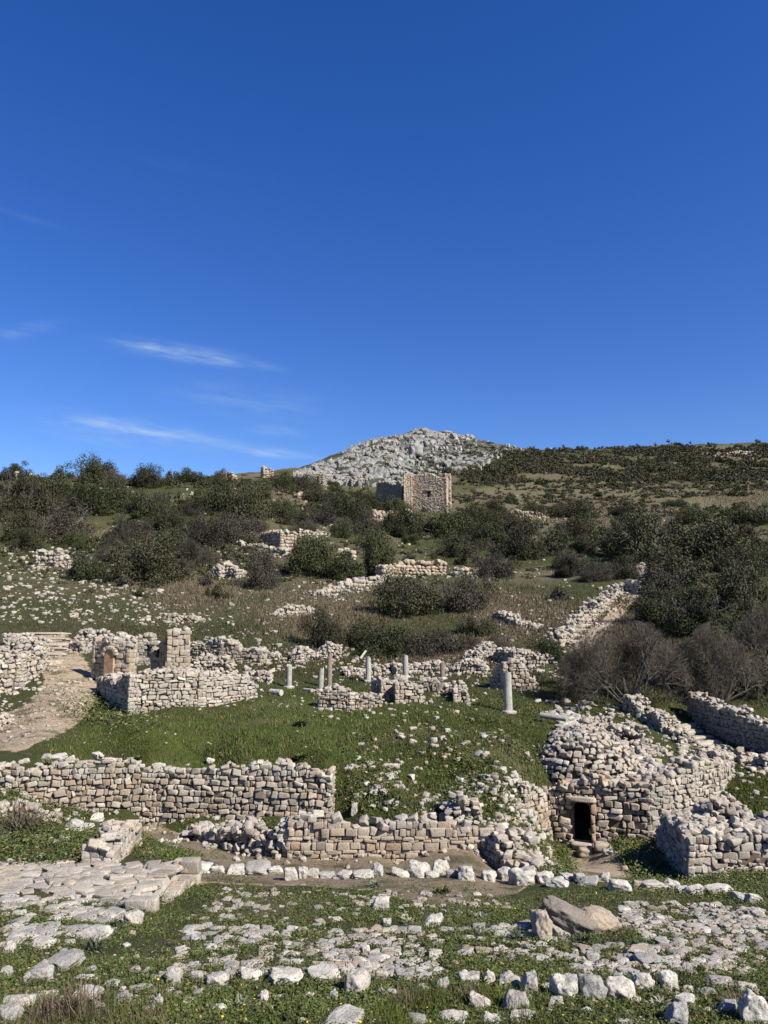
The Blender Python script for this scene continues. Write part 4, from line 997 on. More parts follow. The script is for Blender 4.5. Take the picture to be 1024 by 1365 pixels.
FG = [(9, 1272, 17, 20), (53, 1264, 33, 17), (122, 1252, 46, 23), (80, 1292, 44, 28), (46, 1310, 37, 29), (113, 1310, 30, 14), (111, 1336, 38, 24), (148, 1317, 23, 12), (160, 1340, 27, 16), (130, 1350, 16, 16), (190, 1322, 26, 12), (18, 1347, 44, 24), (4, 1368, 32, 32), (57, 1335, 30, 10), (82, 1336, 18, 10), (208, 1347, 16, 20), (172, 1234, 28, 24), (6, 1302, 16, 16), (230, 1314, 23, 28), (262, 1310, 17, 20), (286, 1317, 32, 23), (303, 1307, 22, 17), (332, 1311, 31, 24), (378, 1315, 48, 28), (428, 1309, 50, 17), (474, 1328, 36, 38), (509, 1306, 20, 15), (350, 1340, 14, 20), (413, 1332, 13, 11), (443, 1335, 15, 16), (457, 1372, 60, 26), (502, 1372, 26, 14), (507, 1213, 25, 20), (392, 1277, 11, 9), (466, 1276, 15, 10), (487, 1270, 13, 11), (578, 1235, 31, 18), (516, 1234, 13, 12), (540, 1308, 28, 19), (567, 1309, 21, 15), (562, 1324, 23, 13), (627, 1314, 30, 21), (652, 1314, 16, 21), (680, 1318, 30, 22), (709, 1328, 26, 34), (590, 1320, 24, 16), (688, 1352, 37, 34), (640, 1350, 30, 28), (558, 1370, 28, 20), (604, 1370, 48, 18), (660, 1370, 34, 18), (700, 1369, 44, 18), (757, 1334, 36, 38), (742, 1343, 22, 15), (795, 1335, 38, 38), (830, 1335, 44, 34), (862, 1321, 30, 26), (896, 1321, 26, 30), (918, 1343, 34, 19), (965, 1317, 38, 14), (975, 1355, 28, 24), (1010, 1369, 38, 46), (908, 1372, 34, 36), (836, 1372, 24, 16), (858, 1272, 35, 12), (870, 1286, 40, 12), (861, 1278, 27, 8), (112, 1228, 30, 10), (150, 1222, 26, 9), (60, 1240, 34, 8), (95, 1243, 40, 8), (20, 1232, 26, 7), (290, 1352, 20, 14), (250, 1340, 18, 12), (520, 1330, 18, 14), (946, 1330, 24, 14), (1000, 1325, 30, 14)]
FGLAND = [('the big leaning boulders', 770, 1226), ('the paved platform', 110, 1190), ('the ochre slab', 858, 1268), ('the tall upright boulder of the row', 474, 1310), ('the pale thistle clump', 318, 1340), ('the round white boulder', 688, 1338), ('the grassy corner clump', 110, 1355)]
for px, py, w_, h_ in FG:
    oc = px == 858; gy = (px * 7 + py) % 4 == 0
    ar = w_ * h_
    fl = h_ < w_ * 0.4
    boulder(px, py, w_ * 0.92, h_, M_OCHRE_ONE if oc else (M_GREY_ONE if gy else None), 'weathered boulders in the weeds', what=('flat ochre slab' if oc else ('grey ' if gy else 'white ') + ('flat slab' if fl else 'big boulder' if ar > 650 else 'mid sized boulder' if ar > 320 else 'small boulder')), land=FGLAND)
# the leaning pair and the upright block
def big(px, py, Y, dims, R, m, k, label):
    p = at(px, py, Y); return put('boulder', 'boulder', k, m, p, dims, R, 'boulder', None, label)
yb = float(G(770, 1250).y)
s_ = yb / F
RB = [stone_shape(20, 1500 + i, 3.4, 0.16, 7, 1.0) for i in range(2)]
BOULD += RB
big(757, 1225, yb + 0.35, (78 * s_, 0.75, 36 * s_), (0.15, math.radians(20), math.radians(-8)), M_BROWN_ONE, len(BOULD) - 2, 'longest brownish grey leaning boulder, dark on its near side, biggest on the pavement')
big(793, 1229, yb + 0.5, (58 * s_, 0.8, 37 * s_), (-0.1, math.radians(16), math.radians(8)), M_OCHRE_ONE, len(BOULD) - 1, 'tan boulder leaning behind the longest brownish one')
big(723, 1236, yb - 0.1, (26 * s_, 0.4, 42 * s_), (0.05, -0.06, 0.2), M_OCHRE_ONE, 6, 'upright squarish block propped beside the long leaning boulder')
big(748, 1246, yb + 0.15, (34 * s_, 0.5, 18 * s_), (0.2, 0.3, 0.4), M_GREY_ONE, 4, 'low stone wedged in shadow under the leaning boulders')
# stones standing free on the hummocks
for px, py, w_, h_, lab in [(97, 1107, 22, 18, 'round white boulder on the weedy bank before the tan wall'), (128, 1095, 16, 14, 'small upright white stone at the top of the cream stub'), (472, 1086, 9, 18, 'thin upright white slab standing beside the tan wall end'), (30, 1018, 14, 9, 'flat white stone at the lawn edge by the dark plant'), (75, 1012, 22, 12, 'pair-wide white stone right of the dark plant on the tan wall'), (60, 1012, 14, 10, 'white stone behind the dark plant on the tan wall'), (153, 1022, 18, 16, 'big white stone crowning the tan wall'), (208, 1024, 20, 11, 'long white stone lying on the tan wall top'), (280, 1018, 12, 10, 'white stone on the lawn edge above the middle of the tan wall'), (342, 1020, 13, 8, 'white stone on the lawn edge near the far end of the tan wall'), (112, 1104, 18, 8, 'low flat white stone beside the round boulder on the bank'), (815, 1140, 20, 11, 'grey white boulder on the green beside the doorway path'), (110, 1020, 20, 10, 'white block on the tan wall between plant and crown stone'), (120, 1126, 13, 40, 'tall narrow upright slab set into the tan wall foot')][:13]:
    boulder(px, py, w_, h_, None, None, label=lab)

# zones: (words, pixel polygon, count, size range in px, flatness, material weights white/ochre/grey)
ZONES = [
 ('flat paving stone', [(430, 1240), (1024, 1225), (1024, 1300), (430, 1302)], 1700, (4, 21), 0.34, (6, 1, 2), 'paving_stone'),
 ('flat paving stone', [(240, 1235), (440, 1238), (440, 1300), (235, 1300)], 420, (4, 20), 0.34, (6, 0.5, 2), 'paving_stone'),
 ('flat paving stone', [(840, 1200), (1024, 1212), (1024, 1240), (820, 1230)], 380, (4, 18), 0.34, (6, 0.5, 2), 'paving_stone'),
 ('flat paving stone', [(300, 1185), (640, 1188), (700, 1210), (420, 1235), (250, 1225)], 260, (4, 15), 0.4, (6, 0.5, 2), 'paving_stone'),
 ('flat paving stone', [(0, 1195), (180, 1205), (150, 1240), (0, 1260)], 220, (5, 24), 0.32, (6, 0.5, 1), 'paving_stone'),
 ('weathered field stone', [(180, 1290), (1024, 1300), (1024, 1365), (180, 1365)], 260, (4, 16), 0.55, (5, 1, 3), 'loose_stone'),
 ('weathered field stone', [(0, 1240), (200, 1240), (230, 1365), (0, 1365)], 130, (4, 16), 0.5, (5, 1, 2), 'loose_stone'),
 ('stone on the grassy mound', [(455, 1070), (470, 975), (560, 955), (650, 960), (720, 1000), (690, 1060), (650, 1085), (560, 1088)], 420, (3, 14), 0.62, (6, 1, 1), 'loose_stone'),
 ('stone at the mound foot', [(560, 1040), (700, 1030), (700, 1110), (560, 1090)], 260, (4, 14), 0.65, (6, 1, 1), 'loose_stone'),
 ('stone on the doorway bank', [(660, 1090), (690, 1060), (735, 1130), (760, 1175), (700, 1165)], 200, (4, 14), 0.7, (5, 2, 1), 'loose_stone'),
 ('stone on the slope beside the dome', [(720, 950), (760, 950), (900, 1030), (960, 1030), (860, 1060), (800, 1000)], 900, (4, 14), 0.7, (7, 0.6, 1), 'loose_stone'),
 ('stone under the bare tree', [(700, 930), (860, 940), (900, 985), (860, 1000), (760, 960)], 150, (4, 12), 0.65, (7, 0.6, 1), 'loose_stone'),
 ('stone on the terrace edge', [(880, 990), (1024, 1010), (1024, 1045), (960, 1040)], 120, (5, 14), 0.65, (7, 0.6, 1), 'loose_stone'),
 ('stone on the green patch', [(960, 1040), (1024, 1040), (1024, 1090), (930, 1090)], 24, (4, 11), 0.6, (6, 1, 1), 'loose_stone'),
 ('stone around the columns', [(300, 890), (640, 890), (640, 950), (450, 960), (330, 935)], 320, (3, 9), 0.6, (7, 0.6, 1), 'loose_stone'),
 ('stone on the lawn', [(80, 1005), (440, 1018), (500, 960), (330, 940), (150, 965)], 50, (2, 5), 0.6, (7, 1, 1), 'loose_stone'),
 ('stone on the track', [(0, 1000), (60, 990), (130, 920), (90, 850), (45, 850), (60, 910), (0, 950)], 520, (2, 8), 0.4, (7, 1, 1), 'loose_stone'),
 ('stone beside the arched ruins', [(190, 850), (360, 850), (360, 915), (190, 900)], 110, (3, 9), 0.6, (7, 1, 1), 'loose_stone'),
 ('stone behind the columns', [(340, 858), (650, 875), (760, 870), (760, 905), (640, 905), (340, 890)], 420, (3, 9), 0.6, (7, 1, 1), 'loose_stone'),
 ('white stone on the far left slope', [(0, 730), (110, 735), (240, 800), (260, 835), (0, 830)], 850, (2, 9), 0.6, (9, 0.5, 0.5), 'loose_stone'),
 ('stone on the grassy slope', [(200, 790), (520, 770), (440, 830), (340, 850), (230, 845)], 520, (2, 7), 0.55, (8, 1, 1), 'loose_stone'),
 ('stone on the dry slope', [(620, 790), (760, 770), (760, 850), (640, 860)], 320, (2, 7), 0.55, (8, 1, 1), 'loose_stone'),
 ('stone high on the slope', [(0, 645), (420, 640), (520, 700), (520, 760), (300, 780), (0, 740)], 1100, (2, 6), 0.6, (8, 1.5, 1), 'loose_stone'),
 ('stone among the far bushes', [(500, 690), (900, 680), (1024, 720), (900, 760), (560, 780)], 500, (2, 6), 0.6, (8, 1.5, 1), 'loose_stone'),
 ('stone on the far hillside', [(600, 640), (700, 600), (1024, 594), (1024, 690), (640, 690)], 130, (1.5, 5), 0.5, (8, 1, 1), 'loose_stone'),
 ('stone by the rubble wall of the track', [(0, 915), (45, 880), (60, 920), (0, 950)], 50, (3, 9), 0.6, (8, 1, 1), 'loose_stone'),
 ('stone before the stair wall', [(730, 860), (830, 780), (850, 800), (780, 870)], 110, (2, 7), 0.6, (8, 1, 1), 'loose_stone'),
 ('stone on the weedy bank', [(0, 1040), (130, 1085), (150, 1140), (0, 1150)], 40, (5, 15), 0.6, (8, 1, 1), 'loose_stone'),
]
def sample_poly(poly, k):
    xs = [p[0] for p in poly]; ys = [p[1] for p in poly]; ox = []; oy = []
    tot_ = 0
    while tot_ < k:
        x = rng.uniform(min(xs), max(xs), 4 * k + 50); y = rng.uniform(min(ys), max(ys), 4 * k + 50)
        mk = in_poly(x, y, poly); ox.append(x[mk]); oy.append(y[mk]); tot_ += mk.sum()
    return np.concatenate(ox)[:k], np.concatenate(oy)[:k]
cand = []
for what, poly, cnt, (a, b), fl, wts, nm in ZONES:
    px, py = sample_poly(poly, cnt)
    X, Y, Z = hit(px, py)
    cl = vnoise(X * 0.55 + 50, Y * 0.55, 91) if Y[0] < 60 else fbm(X / 5.0 + 50, Y / 9.0, 2, 91) * 1.3 if Y[0] == Y[0] else px * 0
    for i in range(cnt):
        if Y[i] != Y[i]: continue
        if cl[i] < rng.uniform(-1.0, 0.35) and nm == 'loose_stone': continue
        if nm == 'paving_stone' and vnoise(np.array([X[i] * 0.9]), np.array([Y[i] * 0.9]), 92)[0] < rng.uniform(-0.95, 0.1): continue
        sz = a + (b - a) * rng.random() ** (2.2 if nm == 'loose_stone' else 1.7)
        cand.append((sz, nm, what, px[i], py[i], X[i], Y[i], Z[i], fl, rng.choice(3, p=np.array(wts) / sum(wts))))
cand.sort(key=lambda c: -c[0])
left = {'loose_stone': 290, 'paving_stone': 290}
RUB = [Stones(), Stones(), Stones()]
OCC = np.zeros((640, 320), bool)      # where stones lie on the near ground, 5 cm cells
def occupy(x, y, rx, ry):
    i0, i1 = int((x - rx + 16) / .05), int((x + rx + 16) / .05) + 1; j0, j1 = int((y - ry - 7) / .05), int((y + ry - 7) / .05) + 1
    if i1 > 0 and j1 > 0: OCC[max(i0, 0):max(i1, 0), max(j0, 0):max(j1, 0)] = True
for sz, nm, what, px, py, x, y, z, fl, mi in cand:
    wd = sz * y / F; hg = wd * fl * random.uniform(0.7, 1.3); dp = wd * random.uniform(0.7, 1.15) if nm == 'loose_stone' else wd * random.uniform(0.7, 1.3)
    a = random.uniform(0, 6.28) if nm == 'loose_stone' else random.uniform(-.5, .5)
    tl = 0.25 if nm == 'loose_stone' else 0.06
    up = 0.10 if nm == 'loose_stone' else 0.02
    if y < 22: occupy(x, y, wd * 0.42, dp * 0.42)
    R = (random.uniform(-tl, tl), random.uniform(-tl, tl), a)
    if left[nm] > 0:
        left[nm] -= 1
        o = put(nm, 'stone', random.randrange(len(LOOSE)), (M_WHITE_ONE, M_OCHRE_ONE, M_GREY_ONE)[mi], (x, y, z + hg * up), (wd, dp, hg), R, 'stone', what + 's')
        name_later(o, ('white', 'ochre', 'grey')[mi] + ' ' + what.replace('white ', ''), px, py)
    else:
        RUB[mi].add(random.choice(ROUGH), (x, y, z + hg * up), rot(*R) @ np.diag([wd / 2, dp / 2, hg / 2]))
for x, y, sz in SPILL:
    if y < 6: continue
    z = float(height(x, y)); k = sz / 2
    RUB[0 if random.random() < .8 else 1].add(random.choice(ROUGH), (x, y, z + k * 0.3), rot(random.uniform(-.5, .5), random.uniform(-.5, .5), random.uniform(0, 6.28)) @ np.diag([k, k * random.uniform(.7, 1), k * random.uniform(.55, .85)]))
for s, m in zip(RUB, (M_WHITE, M_TAN, M_DARKWALL)):
    if s.n: tag(s.build('rubble', m), 'small scattered stones strewn over the hillside grass', kind='stuff')

# paved platform
PAV = [block_shape(1200 + i, 0.30, 0.05, 0.8, 2) for i in range(16)]
PLAT = [(-120, 1150, 19.2), (60, 1150, 19.1), (150, 1151, 18.9), (243, 1147, 18.9), (182, 1203, 15.9), (130, 1197, 16.2), (40, 1190, 16.6), (-120, 1192, 16.6)]
pl = thing('paved_platform', 'sunlit white platform of fitted flat stones with a cut face on its path side', 'pavement', at(110, 1175, 17.5))
pw = [at(*p) for p in PLAT]
nP = len(pw)
V = [(p.x, p.y, p.z - 0.06) for p in pw] + [(p.x, p.y, p.z - 1.0) for p in pw]
mesh_obj('platform_body', V, [tuple(range(nP))[::-1]] + [(i, (i + 1) % nP, nP + (i + 1) % nP, nP + i) for i in range(nP)], M_SLABFILL, pl)
S = Stones()
cx = np.array([(p.x, p.y, p.z) for p in pw]); Am = np.c_[cx[:, :2], np.ones(nP)]; pln = np.linalg.lstsq(Am, cx[:, 2], rcond=None)[0]
poly2 = [(p.x, p.y) for p in pw]
y = cx[:, 1].min()
while y < cx[:, 1].max() + 0.1:
    dpt = random.uniform(0.16, 0.34); x = cx[:, 0].min() - random.random() * .3
    while x < cx[:, 0].max() + 0.2:
        wdt = random.uniform(0.2, 0.55)
        mx, my = x + wdt / 2, y + dpt / 2
        if in_poly(np.array([mx]), np.array([my]), poly2)[0]:
            zz = pln[0] * mx + pln[1] * my + pln[2] + random.uniform(-.02, .015)
            S.add(random.choice(PAV), (mx + random.gauss(0, .05), my + random.gauss(0, .04), zz - 0.03), rot(random.gauss(0, .03), random.gauss(0, .03), random.gauss(0, .5)) @ np.diag([wdt * random.uniform(.48, .68), dpt * random.uniform(.55, .75), random.uniform(.045, .06)]))
        x += wdt
    y += dpt * 0.97
S.build('paving_cobbles', M_WHITE, pl)
S = Stones(); e0, e1 = at(247, 1150, 18.75), at(184, 1206, 15.85)
e0.z -= 0.55; e1.z -= 0.5
wall_stones(S, [e1, e0], [e1.z + 0.5, e0.z + 0.55], 0.5, 0.38, rag=0.03, style='ashlar', both=False, toprub=0, bury=0.2); S.build('cut_face', M_WHITE, pl)

# ------------------------------------------------------------------ crag
CR = [stone_shape(9, 950 + i, 2.2 + 0.4 * (i % 4), 0.42, 6, 1.5) for i in range(9)]
crm = []
for V, Q in CR:
    o = mesh_obj('crag_rock', V, Q, M_CRAG, None, False, False); crm.append(o.data); bpy.data.objects.remove(o)
CRLAND = [('the dark cleft rock of the crag', 553, 600), ('the ruined keep', 568, 640), ('the crag summit', 575, 580), ('the dark wall fragments under the crag', 440, 640), ('the end of the crag on the ridge', 650, 600)]
cr = bpy.data.objects.new('crag_rock', crm[2]); COL.objects.link(cr)
p = G(553, 612); s = p.y / F
cr.location = p + Vector((0, 0, 12 * s)); cr.scale = (11 * s, 3.0, 17 * s); cr.rotation_euler = (0.1, 0.1, 0.5); tag(cr, 'tallest crag rock with a dark shaded cleft, near the summit', 'rock', 'pale rocks of the crag')
# bedrock of the crag: fractured blocks, crack shade and scrub painted as one dark colour
def worley(x, y, seed):
    xi = np.floor(x).astype(np.int64); yi = np.floor(y).astype(np.int64)
    f1 = np.full(x.shape, 9.0); f2 = np.full(x.shape, 9.0); val = np.zeros(x.shape)
    def hh(a, b, k):
        n_ = (a * 374761393 + b * 668265263 + (seed + k) * 1442695041) & 0x7FFFFFFF
        n_ = ((n_ ^ (n_ >> 13)) * 1274126177) & 0x7FFFFFFF
        return ((n_ ^ (n_ >> 16)) & 0xFFFF) / 65535.0
    for dx in (-1, 0, 1):
        for dy in (-1, 0, 1):
            a, b = xi + dx, yi + dy
            d = np.hypot(a + hh(a, b, 1) - x, b + hh(a, b, 2) - y)
            nv_ = hh(a, b, 3); near = d < f1
            f2 = np.where(near, f1, np.minimum(f2, d)); val = np.where(near, nv_, val); f1 = np.where(near, d, f1)
    return f1, f2, val
def crag_bed():
    a = np.linspace(-0.155, 0.24, 430); Yv = np.linspace(196, 342, 400)
    A_, Y_ = np.meshgrid(a, Yv, indexing='ij'); X_ = A_ * Y_; Z_ = height(X_, Y_)
    qx, qy = px_of(X_, Y_, Z_)
    mk = in_poly(qx, qy, ROCKHILL).astype(float)
    for _ in range(10): mk[1:-1, 1:-1] = (mk[1:-1, 1:-1] * 2 + mk[:-2, 1:-1] + mk[2:, 1:-1] + mk[1:-1, :-2] + mk[1:-1, 2:]) / 6
    wx = X_ + 2.2 * fbm(X_ / 5, Y_ / 5, 3, 1); wy = Y_ + 2.2 * fbm(X_ / 5, Y_ / 5, 3, 2)
    f1, f2, v1 = worley(wx / 4.2, wy / 7.5, 5); g1, g2, v2 = worley(wx / 1.7 + 0.3 * wy, wy / 2.6, 6)
    big_ = fbm(X_ / 16, Y_ / 20, 3, 8)
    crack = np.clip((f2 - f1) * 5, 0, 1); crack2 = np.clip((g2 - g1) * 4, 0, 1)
    dz = (v1 * 3.4 + v2 * 1.5) * (0.35 + 0.65 * crack) * (0.6 + 0.4 * crack2) + 1.5 * big_ + 0.5 * fbm(X_, Y_, 3, 12)
    keep_ = mk * np.clip(0.9 + 1.3 * big_ - 0.9 * np.clip((qx - 610) / 70, 0, 1) - 0.4 * np.clip((500 - qx) / 100, 0, 1), 0, 1)
    Z2 = Z_ - 1.6 + (dz * 0.5 + 1.3) * np.clip((keep_ - 0.15) * 2.2, 0, 1)
    m_ = np.arange(A_.size).reshape(A_.shape); q = np.stack([m_[:-1, :-1], m_[1:, :-1], m_[1:, 1:], m_[:-1, 1:]], -1)
    sel = (keep_[:-1, :-1] > 0.12)
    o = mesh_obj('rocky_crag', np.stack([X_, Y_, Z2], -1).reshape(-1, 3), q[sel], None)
    shade_veg = np.clip(1 - crack * 1.0, 0, 1) * 0.9 + np.clip(0.42 - v2, 0, 1) * 0.9 + np.clip(-big_ * 1.2 - 0.1, 0, 1)  # shade of cracks and hollows put into the colour, along with scrub
    at_ = o.data.attributes.new('shade_veg', 'FLOAT', 'POINT'); at_.data.foreach_set('value', shade_veg.ravel().astype(np.float32))
    m, nt, b = mat('crag_bedrock', 0.95); p = pos(nt)
    n1 = noise(nt, p, 0.35, 6, 0.7); n2 = noise(nt, p, 1.6, 5, 0.75)
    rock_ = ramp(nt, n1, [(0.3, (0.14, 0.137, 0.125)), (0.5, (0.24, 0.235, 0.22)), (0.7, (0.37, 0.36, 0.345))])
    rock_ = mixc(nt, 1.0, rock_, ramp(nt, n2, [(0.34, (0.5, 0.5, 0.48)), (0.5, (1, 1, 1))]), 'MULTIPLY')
    dark_mask = ramp(nt, math_(nt, 'ADD', attr(nt, 'shade_veg'), math_(nt, 'MULTIPLY', n2, 0.5)), [(0.50, (0, 0, 0)), (0.68, (1, 1, 1))])
    nt.links.new(mixc(nt, dark_mask, rock_, (0.05, 0.052, 0.032)), b.inputs['Base Color']); bump(nt, b, n2, 0.8, 0.4)
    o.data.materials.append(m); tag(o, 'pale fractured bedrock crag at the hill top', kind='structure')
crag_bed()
px, py = sample_poly([(395, 636), (430, 618), (470, 602), (505, 588), (545, 581), (575, 578), (600, 580), (640, 588), (700, 597), (740, 600), (690, 606), (655, 614), (640, 628), (600, 630), (545, 632), (500, 644), (440, 640)], 620)
X, Y, Z = hit(px, py)
S = Stones(); cnt = 0
order = np.argsort(-rng.random(len(px)) ** 1.5)
for i in order:
    if Y[i] != Y[i]: continue
    s = Y[i] / F
    if vnoise(np.array([px[i] * 0.035]), np.array([py[i] * 0.05]), 4)[0] < -0.22: continue
    edge = px[i] > 620 or px[i] < 470
    if cnt < 170:
        w_ = (rng.uniform(3.5, 9) if not edge else rng.uniform(2.5, 5.5)) * s; h_ = w_ * rng.uniform(0.75, 1.5) * (0.75 if edge else 1)
        o = bpy.data.objects.new('crag_rock', crm[cnt % 9]); COL.objects.link(o); cnt += 1
        o.location = (X[i], Y[i], Z[i] + h_ * 0.2); o.scale = (w_ / 2, w_ / 2 * rng.uniform(0.5, 1), h_ / 2)
        o.rotation_euler = (rng.uniform(-.3, .3), rng.uniform(0.1, .6), rng.uniform(0, 6.28))
        tag(o, None, 'rock', 'pale rocks of the crag')
        name_later(o, ('tall' if h_ > 1.35 * w_ else 'broad' if w_ > 6.5 * s else 'small') + ' pale crag rock', px[i], py[i], CRLAND)
    else:
        w_ = rng.uniform(1.6, 4.6) * s
        S.add(random.choice(ROUGH), (X[i], Y[i], Z[i] + w_ * .15), rot(rng.uniform(-.4, .4), rng.uniform(-.4, .4), rng.uniform(0, 6.28)) @ np.diag([w_ / 2, w_ / 2, w_ * rng.uniform(0.35, 0.9)]))
tag(S.build('scree', stone_mat('scree_limestone', [(0.40, 0.395, 0.38), (0.50, 0.49, 0.475), (0.33, 0.325, 0.31)], 0.5, 0.6, 0.4)), 'small broken pale stones covering the crag slope', kind='stuff')
# ridge stones along the skyline
#PART4
# ------------------------------------------------------------------ bushes
def leaf_cloud(n, seed, leaf, clumps=26, flat=1.0, low=0.05, rag=0.25, squash=1.0):
    """leaves of a crown of radius 1 and height 1: clumps of small diamond leaves in a hollow uneven dome"""
    r = np.random.default_rng(seed)
    az = r.uniform(0, 2 * np.pi, clumps); u = r.uniform(low, 1.0, clumps) ** 0.9
    rad = r.uniform(0.5, 0.92, clumps) * (1 + rag * r.normal(size=clumps) * 0.5)
    el = np.arcsin(u)
    C = np.stack([np.cos(el) * np.cos(az) * rad, np.cos(el) * np.sin(az) * rad, np.sin(el) * rad * 0.9], 1)
    cr = r.uniform(0.20, 0.40, clumps)
    k = r.choice(clumps, n, p=cr ** 2 / (cr ** 2).sum())
    d = r.normal(size=(n, 3)); d /= np.linalg.norm(d, axis=1)[:, None]
    rr = r.random(n) ** 0.45
    P = C[k] + d * (cr[k] * rr)[:, None] * np.array([1, 1, 0.85])
    P[:, 2] = np.abs(P[:, 2]) * squash
    nd = d * 0.8 + r.normal(size=(n, 3)) * 0.8 + np.array([0, 0, 0.35]); nd /= np.linalg.norm(nd, axis=1)[:, None]
    t = np.cross(nd, r.normal(size=(n, 3))); t /= np.linalg.norm(t, axis=1)[:, None]
    b = np.cross(nd, t)
    L = (leaf * r.uniform(0.6, 1.4, n))[:, None]; Wd = L * 0.55
    V = np.stack([P - t * L, P + b * Wd, P + t * L, P - b * Wd], 1).reshape(-1, 3)
    return V, np.arange(n * 4).reshape(n, 4)
def ribbons(segs, r):
    """segs: (p0, p1, w0, w1) arrays -> crossed flat twigs"""
    A = np.array([s[0] for s in segs]); B = np.array([s[1] for s in segs]); w0 = np.array([s[2] for s in segs])[:, None]; w1 = np.array([s[3] for s in segs])[:, None]
    d = B - A; d /= np.linalg.norm(d, axis=1)[:, None] + 1e-9
    t = np.cross(d, r.normal(size=A.shape)); t /= np.linalg.norm(t, axis=1)[:, None] + 1e-9
    V = np.stack([A - t * w0, A + t * w0, B + t * w1, B - t * w1], 1).reshape(-1, 3)
    return V, np.arange(len(A) * 4).reshape(-1, 4)
def twig_tree(seed, stems, levels, kids, thick, spread=0.9, tops=1.0):
    """(thick limbs, thin twigs) of a leafless crown of radius 1 and height 1"""
    r = np.random.default_rng(seed); limbs = []; twigs = []; lim = [1.0]
    def grow(p, d, L, w, lv):
        k = 3
        for i in range(k):
            d2 = d + r.normal(size=3) * 0.16; d2 /= np.linalg.norm(d2)
            q = p + d2 * L / k
            if (q[0] ** 2 + q[1] ** 2) + q[2] ** 2 > lim[0] or q[2] < 0.02: return
            (limbs if lv >= levels - 1 else twigs).append((p, q, w * (1 - i / k * .4), w * (1 - (i + 1) / k * .4)))
            if lv > 0 and (i > 0 or lv < levels):
                for _ in range(kids):
                    d3 = d2 + r.normal(size=3) * 0.55 + np.array([0, 0, 0.08]); d3 /= np.linalg.norm(d3)
                    grow(q, d3, L * r.uniform(0.5, 0.75), w * 0.5, lv - 1)
            p, d = q, d2
    for i in range(stems):
        lim[0] = r.uniform(0.7, 1.2) ** 2
        a = 2 * np.pi * i / stems + r.uniform(-.4, .4); e = r.uniform(0.35, 1.25)
        d = np.array([np.cos(a) * np.cos(e) * spread, np.sin(a) * np.cos(e) * spread, np.sin(e)]); d /= np.linalg.norm(d)
        grow(np.array([np.cos(a) * .05, np.sin(a) * .05, 0.0]), d, r.uniform(0.6, 0.85), thick, levels)
    return limbs, twigs

TPL = {}
for t, m in (('dark', M_DARKLEAF), ('olive', M_OLIVE), ('grey', M_GREYTWIG)):
    for i in range(5):
        sd = hash((t == 'dark', t == 'olive', i)) % 1000 + i
        sd = {'dark': 10, 'olive': 30, 'grey': 50}[t] + i
        TPL[t, 'near', i] = mesh_obj('foliage', *leaf_cloud(13000, sd, 0.028 if t != 'grey' else 0.024, 40, rag=0.5), m, None, False, False).data
        TPL[t, 'far', i] = mesh_obj('bush', *leaf_cloud(2400, sd + 5, 0.065, 24, rag=0.5), m, None, False, False).data
        lim, tw = twig_tree(sd, 7, 2, 2, 0.03)
        TPL[t, 'stem', i] = mesh_obj('stems', *ribbons(lim + tw, np.random.default_rng(sd)), M_BARK, None, False, False).data
WORD = {'dark': 'dark green bush', 'olive': 'olive green bush', 'grey': 'grey brown bush'}
nbush = 0
def bush(px, py, w, h, t, label=None, Y=None):
    global nbush
    if Y: p = at(px, py, Y); p.z = float(height(p.x, p.y))
    else: p = G(px, py)
    s = p.y / F; i = random.randrange(5); nbush += 1
    grp = {'dark': 'evergreen bushes on the hillside', 'olive': 'olive bushes on the hillside', 'grey': 'half bare bushes on the hillside'}[t]
    sc = (w * s / 2 * 1.05, w * s / 2 * random.uniform(0.85, 1.1), h * s * 1.08); rz = random.uniform(0, 6.28)
    yoff = w * s * 0.25
    if w >= 44:
        o = thing('bush', None, 'bush', (p.x, p.y + yoff, p.z - 0.05 * h * s), grp); o.scale = sc; o.rotation_euler.z = rz
        for nm, lod in (('foliage', 'near'), ('stems', 'stem')):
            c = bpy.data.objects.new(nm, TPL[t, lod, i]); COL.objects.link(c); c.parent = o
    else:
        o = bpy.data.objects.new('bush', TPL[t, 'near' if w > 30 else 'far', i]); COL.objects.link(o)
        o.location = (p.x, p.y + yoff, p.z - 0.05 * h * s); o.scale = sc; o.rotation_euler.z = rz
        tag(o, None, 'bush', grp)
    if label: o['label'] = label
    else: name_later(o, ('large ' if w > 55 else '' if w > 28 else 'small ') + WORD[t], px, py - h / 2)
    return o
